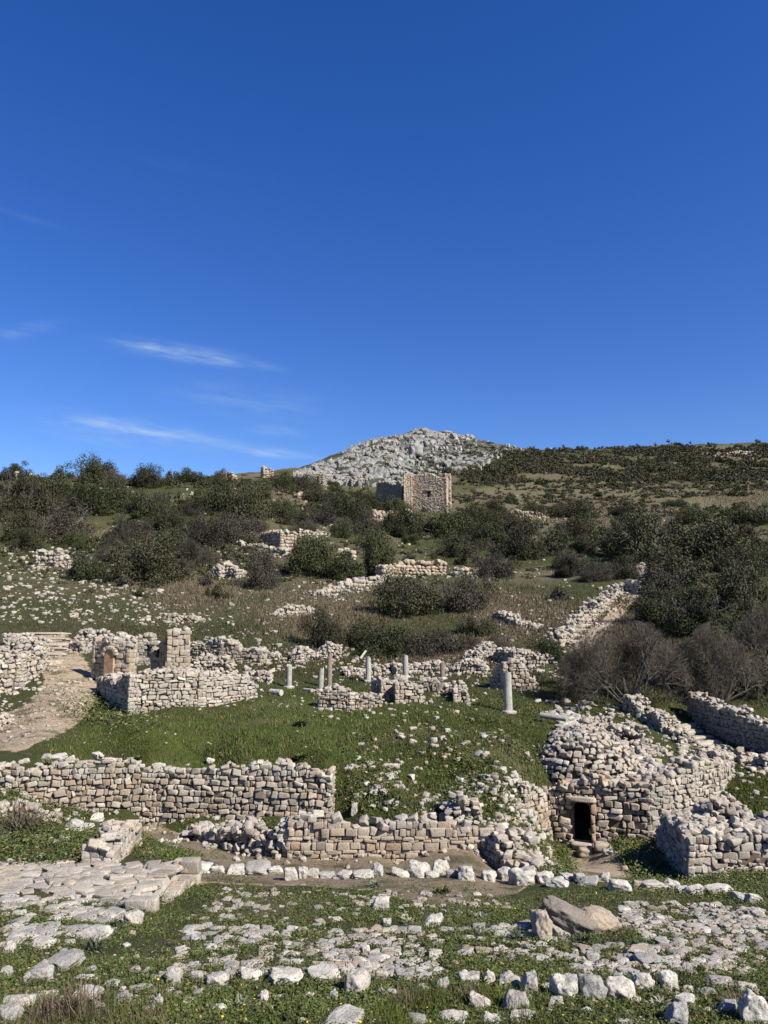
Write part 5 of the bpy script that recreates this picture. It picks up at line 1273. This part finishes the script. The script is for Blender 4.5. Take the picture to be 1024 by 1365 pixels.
HAND = [
 (118, 644, 62, 44, 'dark', 'tallest dark bush on the skyline at the left'), (80, 640, 30, 20, 'dark', 'small round dark bush beside the tallest skyline bush'), (14, 640, 46, 24, 'olive', None), (150, 650, 34, 30, 'grey', None), (193, 650, 56, 34, 'olive', 'wispy olive bush on the skyline right of the tallest one'), (250, 645, 44, 22, 'dark', 'round dark skyline bush beyond the wispy olive one'), (276, 648, 24, 14, 'dark', None), (20, 690, 80, 60, 'olive', None), (75, 715, 95, 48, 'grey', None), (112, 688, 70, 48, 'dark', None), (152, 682, 56, 42, 'dark', None), (50, 668, 70, 38, 'olive', None), (195, 690, 66, 40, 'dark', None), (218, 706, 56, 32, 'olive', None), (165, 718, 50, 32, 'grey', None), (285, 682, 66, 42, 'dark', None), (325, 692, 64, 56, 'olive', None), (378, 692, 38, 36, 'dark', 'round dark bush standing above the roofless hut ruin'), (345, 664, 46, 30, 'dark', None), (375, 652, 34, 22, 'dark', None), (310, 722, 74, 42, 'grey', None), (226, 738, 56, 46, 'dark', None), (265, 728, 70, 42, 'grey', None), (112, 774, 66, 38, 'dark', None), (190, 776, 96, 58, 'olive', None), (215, 770, 80, 30, 'grey', None), (150, 752, 60, 34, 'grey', None), (30, 722, 70, 40, 'olive', None),
 (348, 785, 54, 60, 'grey', 'round grey leafless bush casting shade on the pale rubble patch'), (418, 766, 82, 52, 'dark', 'big dark green bush below the yellowish block ruin'), (455, 772, 70, 34, 'dark', None), (504, 768, 54, 68, 'dark', 'tall dark tree-like bush beside the pinkish rubble wall'), (545, 820, 96, 54, 'olive', 'large round olive bush in front of the pinkish rubble wall'), (618, 816, 80, 58, 'grey', 'large round grey green bush beside the large olive one'), (665, 772, 54, 42, 'grey', 'round grey bush right of the pale rubble strip'), (615, 742, 54, 32, 'olive', None), (570, 682, 32, 22, 'dark', 'dark bush hiding the foot of the keep'), (530, 684, 44, 28, 'dark', None), (490, 684, 50, 30, 'olive', None), (460, 692, 60, 40, 'dark', None), (540, 716, 64, 42, 'dark', None), (600, 716, 74, 46, 'dark', None), (640, 702, 56, 32, 'dark', None), (480, 712, 60, 34, 'grey', None), (430, 700, 50, 30, 'grey', None), (650, 728, 60, 34, 'dark', None), (700, 746, 66, 50, 'olive', None), (745, 738, 56, 40, 'dark', None), (765, 768, 46, 34, 'grey', None), (795, 776, 44, 30, 'grey', None), (830, 742, 66, 54, 'dark', None), (875, 748, 96, 66, 'olive', None), (955, 750, 120, 68, 'olive', None), (1005, 700, 66, 28, 'dark', None), (925, 796, 110, 56, 'olive', None), (1000, 818, 90, 70, 'olive', None), (940, 850, 110, 60, 'dark', None), (880, 836, 84, 42, 'dark', 'lush dark green bush behind the bare tree'), (1010, 862, 80, 50, 'dark', None), (900, 800, 70, 44, 'grey', None), (770, 690, 60, 22, 'dark', None), (840, 690, 60, 20, 'dark', None), (905, 676, 40, 14, 'dark', None), (985, 662, 26, 14, 'dark', 'round dark bush alone on the pale far terrace'), (720, 690, 60, 22, 'dark', None), (690, 712, 60, 32, 'olive', None), (770, 720, 60, 34, 'olive', None), (1000, 745, 80, 44, 'olive', None),
 (430, 864, 56, 48, 'olive', 'wispy olive bush behind the slender brown column'), (520, 874, 100, 48, 'dark', 'wide dark green thicket behind the white columns'), (590, 876, 84, 40, 'grey', 'grey brown thicket behind the short brownish column'), (480, 862, 60, 34, 'olive', None), (640, 848, 50, 28, 'dark', None), (735, 884, 48, 32, 'dark', 'dark green bush at the foot of the stair wall'), (665, 868, 40, 24, 'grey', None), (904, 592, 11, 7, 'dark', 'lone tiny tree on the right skyline'), (735, 600, 14, 5, 'dark', None), (745, 800, 30, 18, 'grey', None),
]
for px, py, w_, h_, t, lab in HAND:
    try: bush(px, py, w_, h_, t, lab)
    except ValueError:
        bush(px, py, w_, h_, t, lab, Y=195 if px < 400 else 345)
FILL = [([(0, 645), (420, 640), (520, 650), (520, 700), (300, 760), (0, 735)], 75, (18, 46), (5, 4, 4)), ([(500, 690), (1024, 690), (1024, 760), (900, 780), (640, 770), (500, 740)], 75, (16, 46), (5, 5, 2)), ([(380, 640), (640, 640), (640, 690), (420, 690)], 26, (10, 24), (4, 3, 3)), ([(880, 760), (1024, 760), (1024, 880), (900, 880), (850, 840)], 16, (36, 60), (3, 4, 2)), ([(100, 760), (330, 740), (340, 800), (120, 800)], 10, (12, 26), (3, 3, 3)), ([(460, 850), (660, 850), (660, 880), (460, 880)], 9, (16, 30), (3, 3, 5)), ([(600, 640), (1024, 640), (1024, 690), (640, 690)], 60, (9, 22), (5, 4, 1))]
for poly, cnt, (a, b), wts in FILL:
    px, py = sample_poly(poly, cnt); X, Y, Z = hit(px, py)
    for i in range(cnt):
        if Y[i] != Y[i] or nbush >= 298: continue
        if 530 < px[i] < 604 and 655 < py[i] < 700: continue
        if 300 < px[i] < 400 and 715 < py[i] < 760: continue
        w_ = rng.uniform(a, b)
        bush(px[i], py[i], w_, w_ * rng.uniform(0.4, 0.72), ('dark', 'olive', 'grey')[rng.choice(3, p=np.array(wts) / sum(wts))])

# leafless trees
def bare_tree(px, py, w, h, seed, label, stems=9, Y=None, leaf=0):
    p = at(px, py, Y) if Y else G(px, py)
    p.z = float(height(p.x, p.y)); s = p.y / F
    o = thing('bare_tree', label, 'tree', p)
    lim, tw = twig_tree(seed, stems, 4, 3, 0.02, 1.0)
    r = np.random.default_rng(seed); sc = np.array([w * s / 2, w * s / 2 * 0.8, h * s])
    V, Q = ribbons(tw, r); V = V * sc; mesh_obj('twig_crown', V + np.array(p), Q, M_BARE, o)
    # limbs as tapering tubes
    TV = []; TF = []
    for a, b, w0, w1 in lim:
        a = a * sc; b = b * sc; d = b - a; d /= np.linalg.norm(d) + 1e-9
        u = np.cross(d, [0.3, 0.2, 1.0]); u /= np.linalg.norm(u); v = np.cross(d, u); n0 = len(TV)
        for q, ww in ((a, w0), (b, w1)):
            for k in range(5): TV.append(q + (u * math.cos(k * 1.2566) + v * math.sin(k * 1.2566)) * ww * sc[2] * 0.8 + np.array(p))
        TF += [(n0 + k, n0 + (k + 1) % 5, n0 + 5 + (k + 1) % 5, n0 + 5 + k) for k in range(5)]
    mesh_obj('trunk', np.array(TV), np.array(TF), M_BARK, o)
    return o
bare_tree(838, 952, 165, 108, 5, 'widest leafless grey tree on the green bank above the dome', 11, 41.5)
bare_tree(772, 925, 66, 48, 8, 'small leafless shrub beside the widest bare tree, nearest the stepped stub', 8, 45)
bare_tree(965, 950, 110, 92, 6, 'leafless brown tree behind the dark shaded wall', 10, 44)
bare_tree(1022, 930, 80, 90, 12, 'leafless brown tree cut by the frame edge at the right', 9, 48)
bush(930, 925, 80, 62, 'grey', 'brown twiggy bush between the widest bare tree and the one behind the shaded wall')
bush(995, 925, 90, 70, 'olive', 'olive bush filling the gap between the two far right bare trees')
bush(880, 905, 60, 40, 'grey', 'brown twiggy bush right behind the widest bare tree')

# small plants one can tell apart
def rosette(n, L, w, seed, droop=0.5, up=0.9):
    r = np.random.default_rng(seed); V = []; Fc = []
    for i in range(n):
        a = r.uniform(0, 6.28); e = r.uniform(0.2, up); l = L * r.uniform(0.6, 1.1); k = 4; b = len(V)
        dx, dy = math.cos(a), math.sin(a); ox, oy = r.normal(size=2) * L * 0.18
        for j in range(k + 1):
            f = j / k; z = l * f * math.sin(e) - droop * l * f * f * 0.5; rr = l * f * math.cos(e)
            ww = w * math.sin(math.pi * (0.15 + 0.82 * f)) * r.uniform(0.8, 1.2)
            V += [(ox + dx * rr - dy * ww, oy + dy * rr + dx * ww, max(z, 0.0) + 0.01), (ox + dx * rr + dy * ww, oy + dy * rr - dx * ww, max(z, 0.0) + 0.012)]
        Fc += [(b + 2 * j, b + 2 * j + 1, b + 2 * j + 3, b + 2 * j + 2) for j in range(k)]
    return np.array(V), np.array(Fc)
PM = {'glaucous_plant': mesh_obj('glaucous_plant', *rosette(90, 0.5, 0.022, 3, 0.5, 1.3), M_GLAUCOUS, None, False, False).data,
      'thistle': mesh_obj('thistle', *rosette(70, 0.4, 0.032, 4, 0.6, 1.1), M_THISTLE, None, False, False).data,
      'leafy_weed': mesh_obj('leafy_weed', *rosette(110, 0.4, 0.035, 5, 0.5, 1.1), M_WEED, None, False, False).data,
      'grass_tussock': mesh_obj('grass_tussock', *rosette(160, 0.75, 0.007, 6, 0.4, 1.45), M_DRY, None, False, False).data}
def plant(kind, px, py, size_px, label):
    p = G(px, py); s = size_px * p.y / F / 0.8
    o = bpy.data.objects.new(kind, PM[kind]); COL.objects.link(o); o.location = p; o.scale = (s, s, s); o.rotation_euler.z = random.uniform(0, 6)
    tag(o, label, 'plant' if kind != 'grass_tussock' else 'grass tuft')
plant('glaucous_plant', 125, 1268, 36, 'dark blue green spiky plant in front of the square white block')
plant('glaucous_plant', 150, 1238, 26, 'bluish spiky plant under the platform end block')
plant('glaucous_plant', 185, 1222, 24, 'bluish spiky plant at the cut corner of the paved platform')
plant('glaucous_plant', 690, 1255, 30, 'bluish low plant left of the upright block')
plant('glaucous_plant', 780, 1258, 30, 'bluish low plant at the foot of the leaning boulders')
plant('thistle', 318, 1345, 40, 'pale silvery thistle in front of the boulder row')
plant('thistle', 515, 1330, 34, 'pale thistle beside the tall upright boulder of the row')
plant('thistle', 500, 1182, 24, 'pale thistle just before the kerb boulders')
plant('thistle', 545, 1232, 26, 'pale thistle between the two lone stones on the pavement')
plant('thistle', 640, 1225, 24, 'pale thistle on the weeds left of the leaning boulders')
plant('thistle', 880, 1345, 40, 'pale leafy thistle below the ochre slab')
plant('leafy_weed', 415, 1348, 28, 'broad leaved green weed in front of the boulder row')
plant('leafy_weed', 590, 1190, 26, 'green weed growing on the bare earth path')
plant('leafy_weed', 900, 1310, 34, 'leafy green weed among the boulders below the ochre slab')
plant('leafy_weed', 62, 1024, 34, 'dark leafy plant on top of the tan wall')
plant('leafy_weed', 97, 1050, 18, 'small dark plant sprouting from the tan wall face')
plant('leafy_weed', 185, 1012, 16, 'dark weed tuft on the lawn edge above the tan wall')
plant('leafy_weed', 400, 1012, 26, 'dark weed tuft on the lawn near the end of the tan wall')
plant('leafy_weed', 400, 968, 28, 'dark weed clump on the lawn below the slim columns')
plant('leafy_weed', 820, 1090, 14, 'small green plant growing from the domed house wall')
plant('leafy_weed', 470, 1080, 16, 'dark weed beside the thin upright slab')
plant('grass_tussock', 95, 1362, 70, 'tall yellow grass tuft in the near corner by the boulders')
plant('grass_tussock', 60, 1365, 50, 'shorter yellow grass tuft beside the tall corner tuft')
plant('grass_tussock', 30, 1110, 60, 'yellowish grass tuft on the weedy bank below the tan wall')
plant('grass_tussock', 545, 1345, 36, 'yellowish grass tuft between boulders in front of the row')
plant('grass_tussock', 625, 1340, 36, 'wispy grass tuft in front of the round white boulder')
plant('grass_tussock', 985, 1345, 30, 'thin dry grass tuft among the end boulders')

# ------------------------------------------------------------------ grass, weeds, far scrub (nobody could count these)
def gz_pts(poly, k, keep=None):
    px, py = sample_poly(poly, k); jt = 14 if min(q[1] for q in poly) < 1030 else 5
    X, Y, Z = hit(px + rng.normal(size=k) * jt * 1.6, py + rng.normal(size=k) * jt * 0.5); ok = ~np.isnan(Y)
    X, Y, Z = X[ok], Y[ok], Z[ok]
    if keep is not None:
        ok = keep(X, Y); X, Y, Z = X[ok], Y[ok], Z[ok]
    return X, Y, Z
def path_at(X, Y): return bil(m_path, X / Y, np.log(Y))
def blades(name, pts, hgt, wid, m, label, lean=0.5, per=1, seed=0, pxk=0.0):
    r = np.random.default_rng(seed); X, Y, Z = (np.repeat(a, per) for a in pts); n = len(X)
    X = X + r.normal(size=n) * wid * 3 * (per > 1); Y = Y + r.normal(size=n) * wid * 3 * (per > 1)
    a = r.uniform(0, 6.28, n); h = hgt * r.uniform(0.5, 1.3, n) + pxk * Y / F; w = wid * r.uniform(0.7, 1.3, n) + pxk * 0.22 * Y / F
    la = r.uniform(0, 6.28, n); ll = h * lean * r.random(n)
    B = np.stack([X, Y, Z - 0.02], 1)
    t = np.stack([np.cos(a), np.sin(a), np.zeros(n)], 1) * w[:, None]
    tip = B + np.stack([np.cos(la) * ll, np.sin(la) * ll, h], 1)
    V = np.stack([B - t, B + t, tip], 1).reshape(-1, 3)
    return tag(mesh_obj(name, V, np.arange(n * 3).reshape(n, 3), m), label, kind='stuff')
def leaves(name, pts, size, m, label, seed=0, high=0.06):
    r = np.random.default_rng(seed); X, Y, Z = pts; n = len(X)
    P = np.stack([X, Y, Z + r.random(n) ** 1.5 * high * 1.2 + 0.01], 1)
    nd = r.normal(size=(n, 3)) * 0.55 + np.array([0, -0.1, 1.0]); nd /= np.linalg.norm(nd, axis=1)[:, None]
    t = np.cross(nd, r.normal(size=(n, 3))); t /= np.linalg.norm(t, axis=1)[:, None]; b = np.cross(nd, t)
    L = (size * r.uniform(0.5, 1.4, n))[:, None]; Wd = L * 0.6
    V = np.stack([P - t * L, P + b * Wd, P + t * L, P - b * Wd], 1).reshape(-1, 3)
    return tag(mesh_obj(name, V, np.arange(n * 4).reshape(n, 4), m), label, kind='stuff')
def free_of(X, Y):
    i = np.clip(((X + 16) / .05).astype(int), 0, 639); j = np.clip(((Y - 7) / .05).astype(int), 0, 319)
    return OCC[i, j] & (Y < 22) & (rng.random(len(X)) < 0.93)
def patch(sc, thr, seed):
    return lambda X, Y: (~free_of(X, Y)) & (fbm(X / sc, Y / sc, 3, seed) > thr + 0.18 * rng.normal(size=len(X))) & (path_at(X, Y) < rng.uniform(0.3, 0.85, len(X)))
FGP = [(-40, 1200), (200, 1200), (250, 1180), (700, 1196), (760, 1186), (1064, 1180), (1064, 1420), (-40, 1420)]
leaves('weeds', gz_pts(FGP, 250000, patch(1.1, -0.30, 41)), 0.019, M_WEED, 'low green weeds between the foreground stones', 1, 0.06)
blades('grass', gz_pts(FGP, 80000, patch(1.6, -0.15, 42)), 0.11, 0.005, M_WEED, 'thin green grass among the foreground weeds', 0.7, 1, 2)
px = gz_pts(FGP, 420, patch(1.6, 0.1, 42)); leaves('yellow_flowers', (px[0], px[1], px[2] + 0.1), 0.016, M_FLOWER, 'tiny yellow flowers scattered in the weeds', 3, 0.05)
leaves('weeds', gz_pts([(-20, 1040), (60, 1060), (170, 1100), (150, 1150), (-20, 1155)], 16000, patch(1.0, -0.2, 44)), 0.035, M_WEED, 'dark green weeds on the bank below the tan wall', 4, 0.16)
leaves('weeds', gz_pts([(165, 1105), (230, 1118), (300, 1140), (240, 1150), (170, 1145)], 6000, patch(0.8, -0.3, 45)), 0.03, M_WEED, 'green weeds between the platform and the earth path', 5, 0.1)
leaves('weeds', gz_pts([(830, 1110), (900, 1090), (900, 1150), (860, 1172), (815, 1135)], 9000), 0.04, M_WEED, 'green weeds in the shade beside the grey block wall', 6, 0.2)
leaves('weeds', gz_pts([(660, 1050), (720, 1060), (740, 1130), (700, 1150)], 7000, patch(0.8, -0.1, 46)), 0.04, M_WEED, 'weeds on the stony bank by the doorway', 7, 0.14)
LAWN = [(60, 1012), (130, 950), (200, 950), (330, 930), (430, 905), (560, 930), (720, 920), (760, 960), (700, 1060), (640, 1100), (450, 1075), (440, 1020)]
blades('lawn_grass', gz_pts(LAWN, 120000, patch(2.5, -0.35, 51)), 0.05, 0.012, M_LAWN, 'short green grass on the terrace and mound', 0.9, 1, 8, 0.8)
blades('lawn_grass', gz_pts(LAWN, 26000, patch(1.5, 0.12, 57)), 0.16, 0.016, M_WEED, 'taller darker grass clumps on the terrace and mound', 0.7, 1, 15, 0.8)
blades('dry_grass', gz_pts(LAWN, 9000, patch(1.9, 0.12, 58)), 0.10, 0.012, M_DRY, 'dry grass stems among the green of the terrace', 0.8, 1, 16, 0.7)
blades('dry_grass', gz_pts(FGP, 22000, patch(1.2, 0.05, 59)), 0.12, 0.005, M_DRY, 'dry grass stems among the foreground weeds', 0.9, 1, 17)
leaves('weeds', gz_pts([(460, 1075), (470, 960), (720, 930), (700, 1060), (640, 1100)], 14000, patch(1.2, 0.02, 52)), 0.05, M_WEED, 'leafy weeds on the mound', 9, 0.14)
leaves('weeds', gz_pts([(110, 950), (150, 925), (190, 960), (150, 970)], 2500), 0.06, M_WEED, 'dark weeds at the shaded foot of the house corner', 10, 0.3)
blades('grass', gz_pts([(740, 930), (1024, 960), (1024, 1090), (880, 1000), (780, 970)], 26000, patch(2.0, -0.2, 53)), 0.06, 0.014, M_LAWN, 'green grass on the bank under the bare trees', 0.9, 1, 11, 1.0)
blades('grass', gz_pts([(930, 1040), (1024, 1030), (1024, 1095), (930, 1100)], 9000, patch(2.0, -0.4, 54)), 0.08, 0.014, M_LAWN, 'green grass patch above the grey block wall', 0.9, 1, 12, 1.0)
blades('hillside_grass', gz_pts([(-30, 850), (60, 835), (360, 840), (700, 870), (760, 850), (1060, 850), (1060, 950), (760, 930), (330, 900), (100, 860)], 60000, patch(3.0, -0.25, 55)), 0.10, 0.02, M_HILLGRASS, 'rough green grass behind the ruins', 0.8, 1, 13, 1.2)
blades('hillside_grass', gz_pts([(-30, 640), (420, 630), (600, 690), (1060, 690), (1060, 860), (-30, 850)], 130000, patch(9.0, -0.15, 56)), 0.12, 0.02, M_HILLGRASS, 'rough grass over the far slopes', 0.8, 1, 14, 1.1)
for i, zp in enumerate(([(350, 840), (350, 790), (480, 770), (520, 800), (500, 850), (430, 870)], [(620, 860), (600, 800), (700, 780), (770, 800), (740, 850)], [(800, 862), (830, 820), (855, 790), (870, 830), (820, 880)], [(170, 790), (240, 740), (340, 790), (260, 810)], [(500, 880), (600, 860), (700, 870), (640, 890)], [(700, 690), (1024, 650), (1024, 680), (760, 700)])):
    blades('dry_grass', gz_pts(zp, 9000, patch(5.0 if i < 5 else 16, -0.12, 60 + i)), 0.25, 0.02, M_DRY, 'dry pinkish grass on the slope', 0.6, 1, 20 + i, 1.3)
leaves('weeds', gz_pts([(815, 1140), (900, 1150), (1040, 1160), (1040, 1200), (830, 1192), (842, 1165)], 14000), 0.026, M_WEED, 'green weeds between the kerb boulders and the grey block wall', 18, 0.1)
leaves('weeds', gz_pts([(715, 1125), (752, 1130), (765, 1170), (720, 1165)], 5000), 0.03, M_WEED, 'green weeds on the near side of the doorway path', 19, 0.1)
leaves('weeds', gz_pts([(230, 1120), (400, 1150), (700, 1160), (720, 1185), (560, 1200), (250, 1180)], 9000, lambda X, Y: fbm(X / 0.7, Y / 0.7, 3, 47) > 0.18), 0.022, M_WEED, 'tufts of weeds growing on the brown earth path', 21, 0.08)
leaves('weeds', gz_pts([(250, 1096), (440, 1096), (440, 1108), (250, 1115)], 3000), 0.03, M_WEED, 'weeds behind the heap of white rubble', 22, 0.1)
blades('grass', gz_pts([(0, 1000), (70, 985), (140, 930), (110, 870), (90, 850), (40, 850), (60, 910), (0, 950)], 9000, lambda X, Y: fbm(X / 1.2, Y / 1.2, 3, 48) > 0.12), 0.05, 0.012, M_HILLGRASS, 'worn grass tufts on the dirt track', 0.9, 1, 23, 0.7)
blades('grass', gz_pts([(-30, 1335), (230, 1335), (250, 1420), (-30, 1420)], 3500), 0.16, 0.006, M_LAWN, 'taller green grass in the near corner', 0.9, 1, 24)
blades('grass', gz_pts([(520, 1325), (720, 1330), (760, 1420), (480, 1420)], 7000, patch(0.9, -0.05, 61)), 0.22, 0.006, M_LAWN, 'taller green grass in front of the boulder row', 0.9, 1, 25)
blades('dry_grass', gz_pts([(-30, 1335), (230, 1335), (250, 1420), (-30, 1420)], 900), 0.24, 0.005, M_DRY, 'yellow grass stalks in the near corner', 0.9, 1, 26)
# far scrub as one mass
def scrub_mass(name, polys, m, label, seed):
    r = np.random.default_rng(seed); Vs = []; n0 = 0
    base = [leaf_cloud(200, seed + i, 0.15, 9, rag=0.6)[0] for i in range(6)]
    for poly, k, (a, b), thr in polys:
        px, py = sample_poly(poly, k); X, Y, Z = hit(px, py)
        for i in range(k):
            if Y[i] != Y[i]: continue
            if fbm(np.array([X[i] / 28]), np.array([Y[i] / 9]), 3, 71)[0] < thr + 0.15 * r.normal(): continue
            w_ = r.uniform(a, b) * Y[i] / F / 2; c, s_ = math.cos(i), math.sin(i)
            V = base[i % 6] * np.array([w_, w_, w_ * r.uniform(0.7, 1.2)]); V = np.stack([V[:, 0] * c - V[:, 1] * s_, V[:, 0] * s_ + V[:, 1] * c, V[:, 2]], 1)
            Vs.append(V + np.array([X[i], Y[i], Z[i] - w_ * 0.15]))
    V = np.concatenate(Vs); return tag(mesh_obj(name, V, np.arange(len(V)).reshape(-1, 4), m), label, kind='stuff')
R1 = [(600, 640), (660, 605), (720, 599), (1040, 594), (1040, 640), (640, 645)]; R2 = [(600, 640), (1040, 640), (1040, 690), (600, 690)]
R3 = [(0, 640), (400, 632), (520, 660), (600, 690), (1040, 690), (1040, 770), (560, 780), (0, 780)]
R4 = [(0, 640), (410, 640), (330, 770), (200, 790), (0, 730)]
scrub_mass('hillside_scrub', [(R1, 1500, (5, 17), -0.32), (R2, 900, (5, 13), -0.12), (R3, 600, (6, 14), -0.12), (R4, 260, (8, 20), -0.15)], M_FARSCRUB, 'olive scrub mass covering the far hillside', 301)
scrub_mass('hillside_scrub', [(R1, 700, (5, 17), -0.25), (R2, 420, (6, 14), -0.05), (R3, 900, (6, 15), -0.15), (R4, 420, (8, 22), -0.15), ([(430, 632), (470, 606), (560, 586), (640, 595), (640, 632)], 110, (4, 10), -0.6), ([(420, 640), (500, 600), (660, 600), (640, 640)], 240, (4, 10), -0.3), ([(395, 645), (430, 628), (520, 632), (640, 628), (640, 640), (540, 645)], 120, (5, 14), -0.6), ([(615, 586), (700, 597), (690, 630), (615, 640)], 170, (4, 10), -0.6)], M_DARKLEAF, 'dark green scrub mass covering the far hillside', 302)
scrub_mass('hillside_scrub', [(R1, 700, (5, 14), -0.35), (R2, 400, (5, 12), -0.1), (R3, 400, (6, 14), -0.1), (R4, 200, (8, 18), -0.05)], M_GREYTWIG, 'grey brown scrub mass covering the far hillside', 303)
name_all()
for o in list(scene.objects):
    if o.parent is None and o.get('category') and not o.get('kind'): o['kind'] = 'thing'
# ------------------------------------------------------------------ light, sky, camera
SUN_EL, SUN_AZ = math.radians(40), math.radians(127)     # azimuth clockwise from +Y (view direction)
sd = Vector((math.sin(SUN_AZ) * math.cos(SUN_EL), math.cos(SUN_AZ) * math.cos(SUN_EL), math.sin(SUN_EL)))
sl = bpy.data.lights.new('sun', 'SUN'); sl.energy = 5.0; sl.angle = math.radians(0.53); sl.color = (1.0, 0.945, 0.85)
so = bpy.data.objects.new('sun', sl); COL.objects.link(so); so.rotation_euler = (-sd).to_track_quat('-Z', 'Y').to_euler()
w = bpy.data.worlds.new('World'); scene.world = w; w.use_nodes = True
nt = w.node_tree; bg = nt.nodes['Background']
sky = nt.nodes.new('ShaderNodeTexSky'); sky.sky_type = 'NISHITA'; sky.sun_disc = False
sky.sun_elevation = SUN_EL; sky.sun_rotation = SUN_AZ; sky.altitude = 500; sky.air_density = 1.0; sky.dust_density = 0.2; sky.ozone_density = 3.0
hs = nt.nodes.new('ShaderNodeHueSaturation'); hs.inputs['Hue'].default_value = 0.519; hs.inputs['Saturation'].default_value = 1.33; hs.inputs['Value'].default_value = 1.4
nt.links.new(sky.outputs[0], hs.inputs['Color'])
tc = nt.nodes.new('ShaderNodeTexCoord'); gen = tc.outputs['Generated']
# cirrus: wisps fixed in the sky by direction (azimuth slope a = x/y, elevation slope e = z/y)
sx = nt.nodes.new('ShaderNodeSeparateXYZ'); nt.links.new(gen, sx.inputs[0])
ysafe = math_(nt, 'MAXIMUM', sx.outputs[1], 0.05)
ca = math_(nt, 'DIVIDE', sx.outputs[0], ysafe); ce = math_(nt, 'DIVIDE', sx.outputs[2], ysafe)
cmb = nt.nodes.new('ShaderNodeCombineXYZ')
tot = None
WISPS = [(252, 472, 105, 13, 9, 0.30), (200, 462, 50, 8, 8, 0.18), (185, 574, 130, 15, 9, 0.42), (350, 602, 75, 7, 7, 0.40), (372, 575, 40, 7, 4, 0.22), (30, 441, 60, 12, -10, 0.14), (120, 585, 70, 6, 10, 0.2), (300, 482, 60, 6, 8, 0.16), (30, 288, 70, 6, 18, 0.03), (330, 535, 120, 28, 8, 0.11), (245, 222, 90, 8, 12, 0.025)]
nx = nt.nodes.new('ShaderNodeCombineXYZ')
rotd = math.radians(-9)
u1 = math_(nt, 'ADD', math_(nt, 'MULTIPLY', ca, math.cos(rotd)), math_(nt, 'MULTIPLY', ce, math.sin(rotd)))
v1 = math_(nt, 'SUBTRACT', math_(nt, 'MULTIPLY', ce, math.cos(rotd)), math_(nt, 'MULTIPLY', ca, math.sin(rotd)))
nt.links.new(math_(nt, 'MULTIPLY', u1, 16.0), nx.inputs[0]); nt.links.new(math_(nt, 'MULTIPLY', v1, 90.0), nx.inputs[1])
wn_ = noise(nt, nx.outputs[0], 1.0, 7, 0.62)
wisp = ramp(nt, wn_, [(0.40, (0, 0, 0)), (0.70, (1, 1, 1))])
for px, py, hw, hh, deg, st in WISPS:
    a0, e0 = ray(px, py); r = math.radians(-deg)
    da = math_(nt, 'SUBTRACT', ca, a0); de = math_(nt, 'SUBTRACT', ce, e0)
    u = math_(nt, 'ADD', math_(nt, 'MULTIPLY', da, math.cos(r)), math_(nt, 'MULTIPLY', de, math.sin(r)))
    v = math_(nt, 'SUBTRACT', math_(nt, 'MULTIPLY', de, math.cos(r)), math_(nt, 'MULTIPLY', da, math.sin(r)))
    u = math_(nt, 'DIVIDE', u, hw / F); v = math_(nt, 'DIVIDE', v, hh / F)
    d2 = math_(nt, 'ADD', math_(nt, 'MULTIPLY', u, u), math_(nt, 'MULTIPLY', v, v))
    g_ = math_(nt, 'MULTIPLY', math_(nt, 'EXPONENT', math_(nt, 'MULTIPLY', d2, -1.6)), st)
    tot = g_ if tot is None else math_(nt, 'ADD', tot, g_)
cov = math_(nt, 'MULTIPLY', math_(nt, 'MULTIPLY', tot, math_(nt, 'MULTIPLY_ADD', wisp, 1.3, 0.25)), math_(nt, 'GREATER_THAN', sx.outputs[1], 0.05), clamp=True)
CLOUD = (5.0, 6.4, 8.0)
colr = mixc(nt, cov, hs.outputs[0], CLOUD)
nt.links.new(colr, bg.inputs['Color']); bg.inputs['Strength'].default_value = 0.056
cam = bpy.data.cameras.new('camera'); co = bpy.data.objects.new('camera', cam); COL.objects.link(co)
co.rotation_euler = (math.pi / 2 + PITCH, 0, 0); cam.sensor_fit = 'HORIZONTAL'; cam.sensor_width = 36; cam.lens = 36 * F / W
cam.clip_start = 0.1; cam.clip_end = 3000
scene.camera = co
scene.render.engine = 'CYCLES'
scene.view_settings.view_transform = 'Standard'; scene.view_settings.look = 'None'; scene.view_settings.exposure = 1.0; scene.view_settings.gamma = 1
scene.cycles.max_bounces = 5; scene.cycles.diffuse_bounces = 2; scene.cycles.glossy_bounces = 1
scene.cycles.use_denoising = True

# calibrated albedos: one factor for each family of surfaces
def albedo(m, k):
    nt = m.node_tree; b = nt.nodes.get('Principled BSDF')
    if not b: return
    i = b.inputs['Base Color']
    if i.is_linked:
        src = i.links[0].from_socket; nt.links.new(mixc(nt, 1.0, src, (k, k, k), 'MULTIPLY'), i)
    else: i.default_value = tuple(c * k for c in i.default_value[:3]) + (1,)
for m in bpy.data.materials:
    n_ = m.name
    albedo(m, 0.82 if 'crag' in n_ else 0.98 if n_ == 'lawn_blade' else 0.88 if n_ == 'weed_leaf' else 0.78 if n_ == 'evergreen_leaf' else 0.66 if ('leaf' in n_ or 'blade' in n_ or 'scrub' in n_ or 'twig' in n_) else 0.76 if 'ground' in n_ else 0.83)
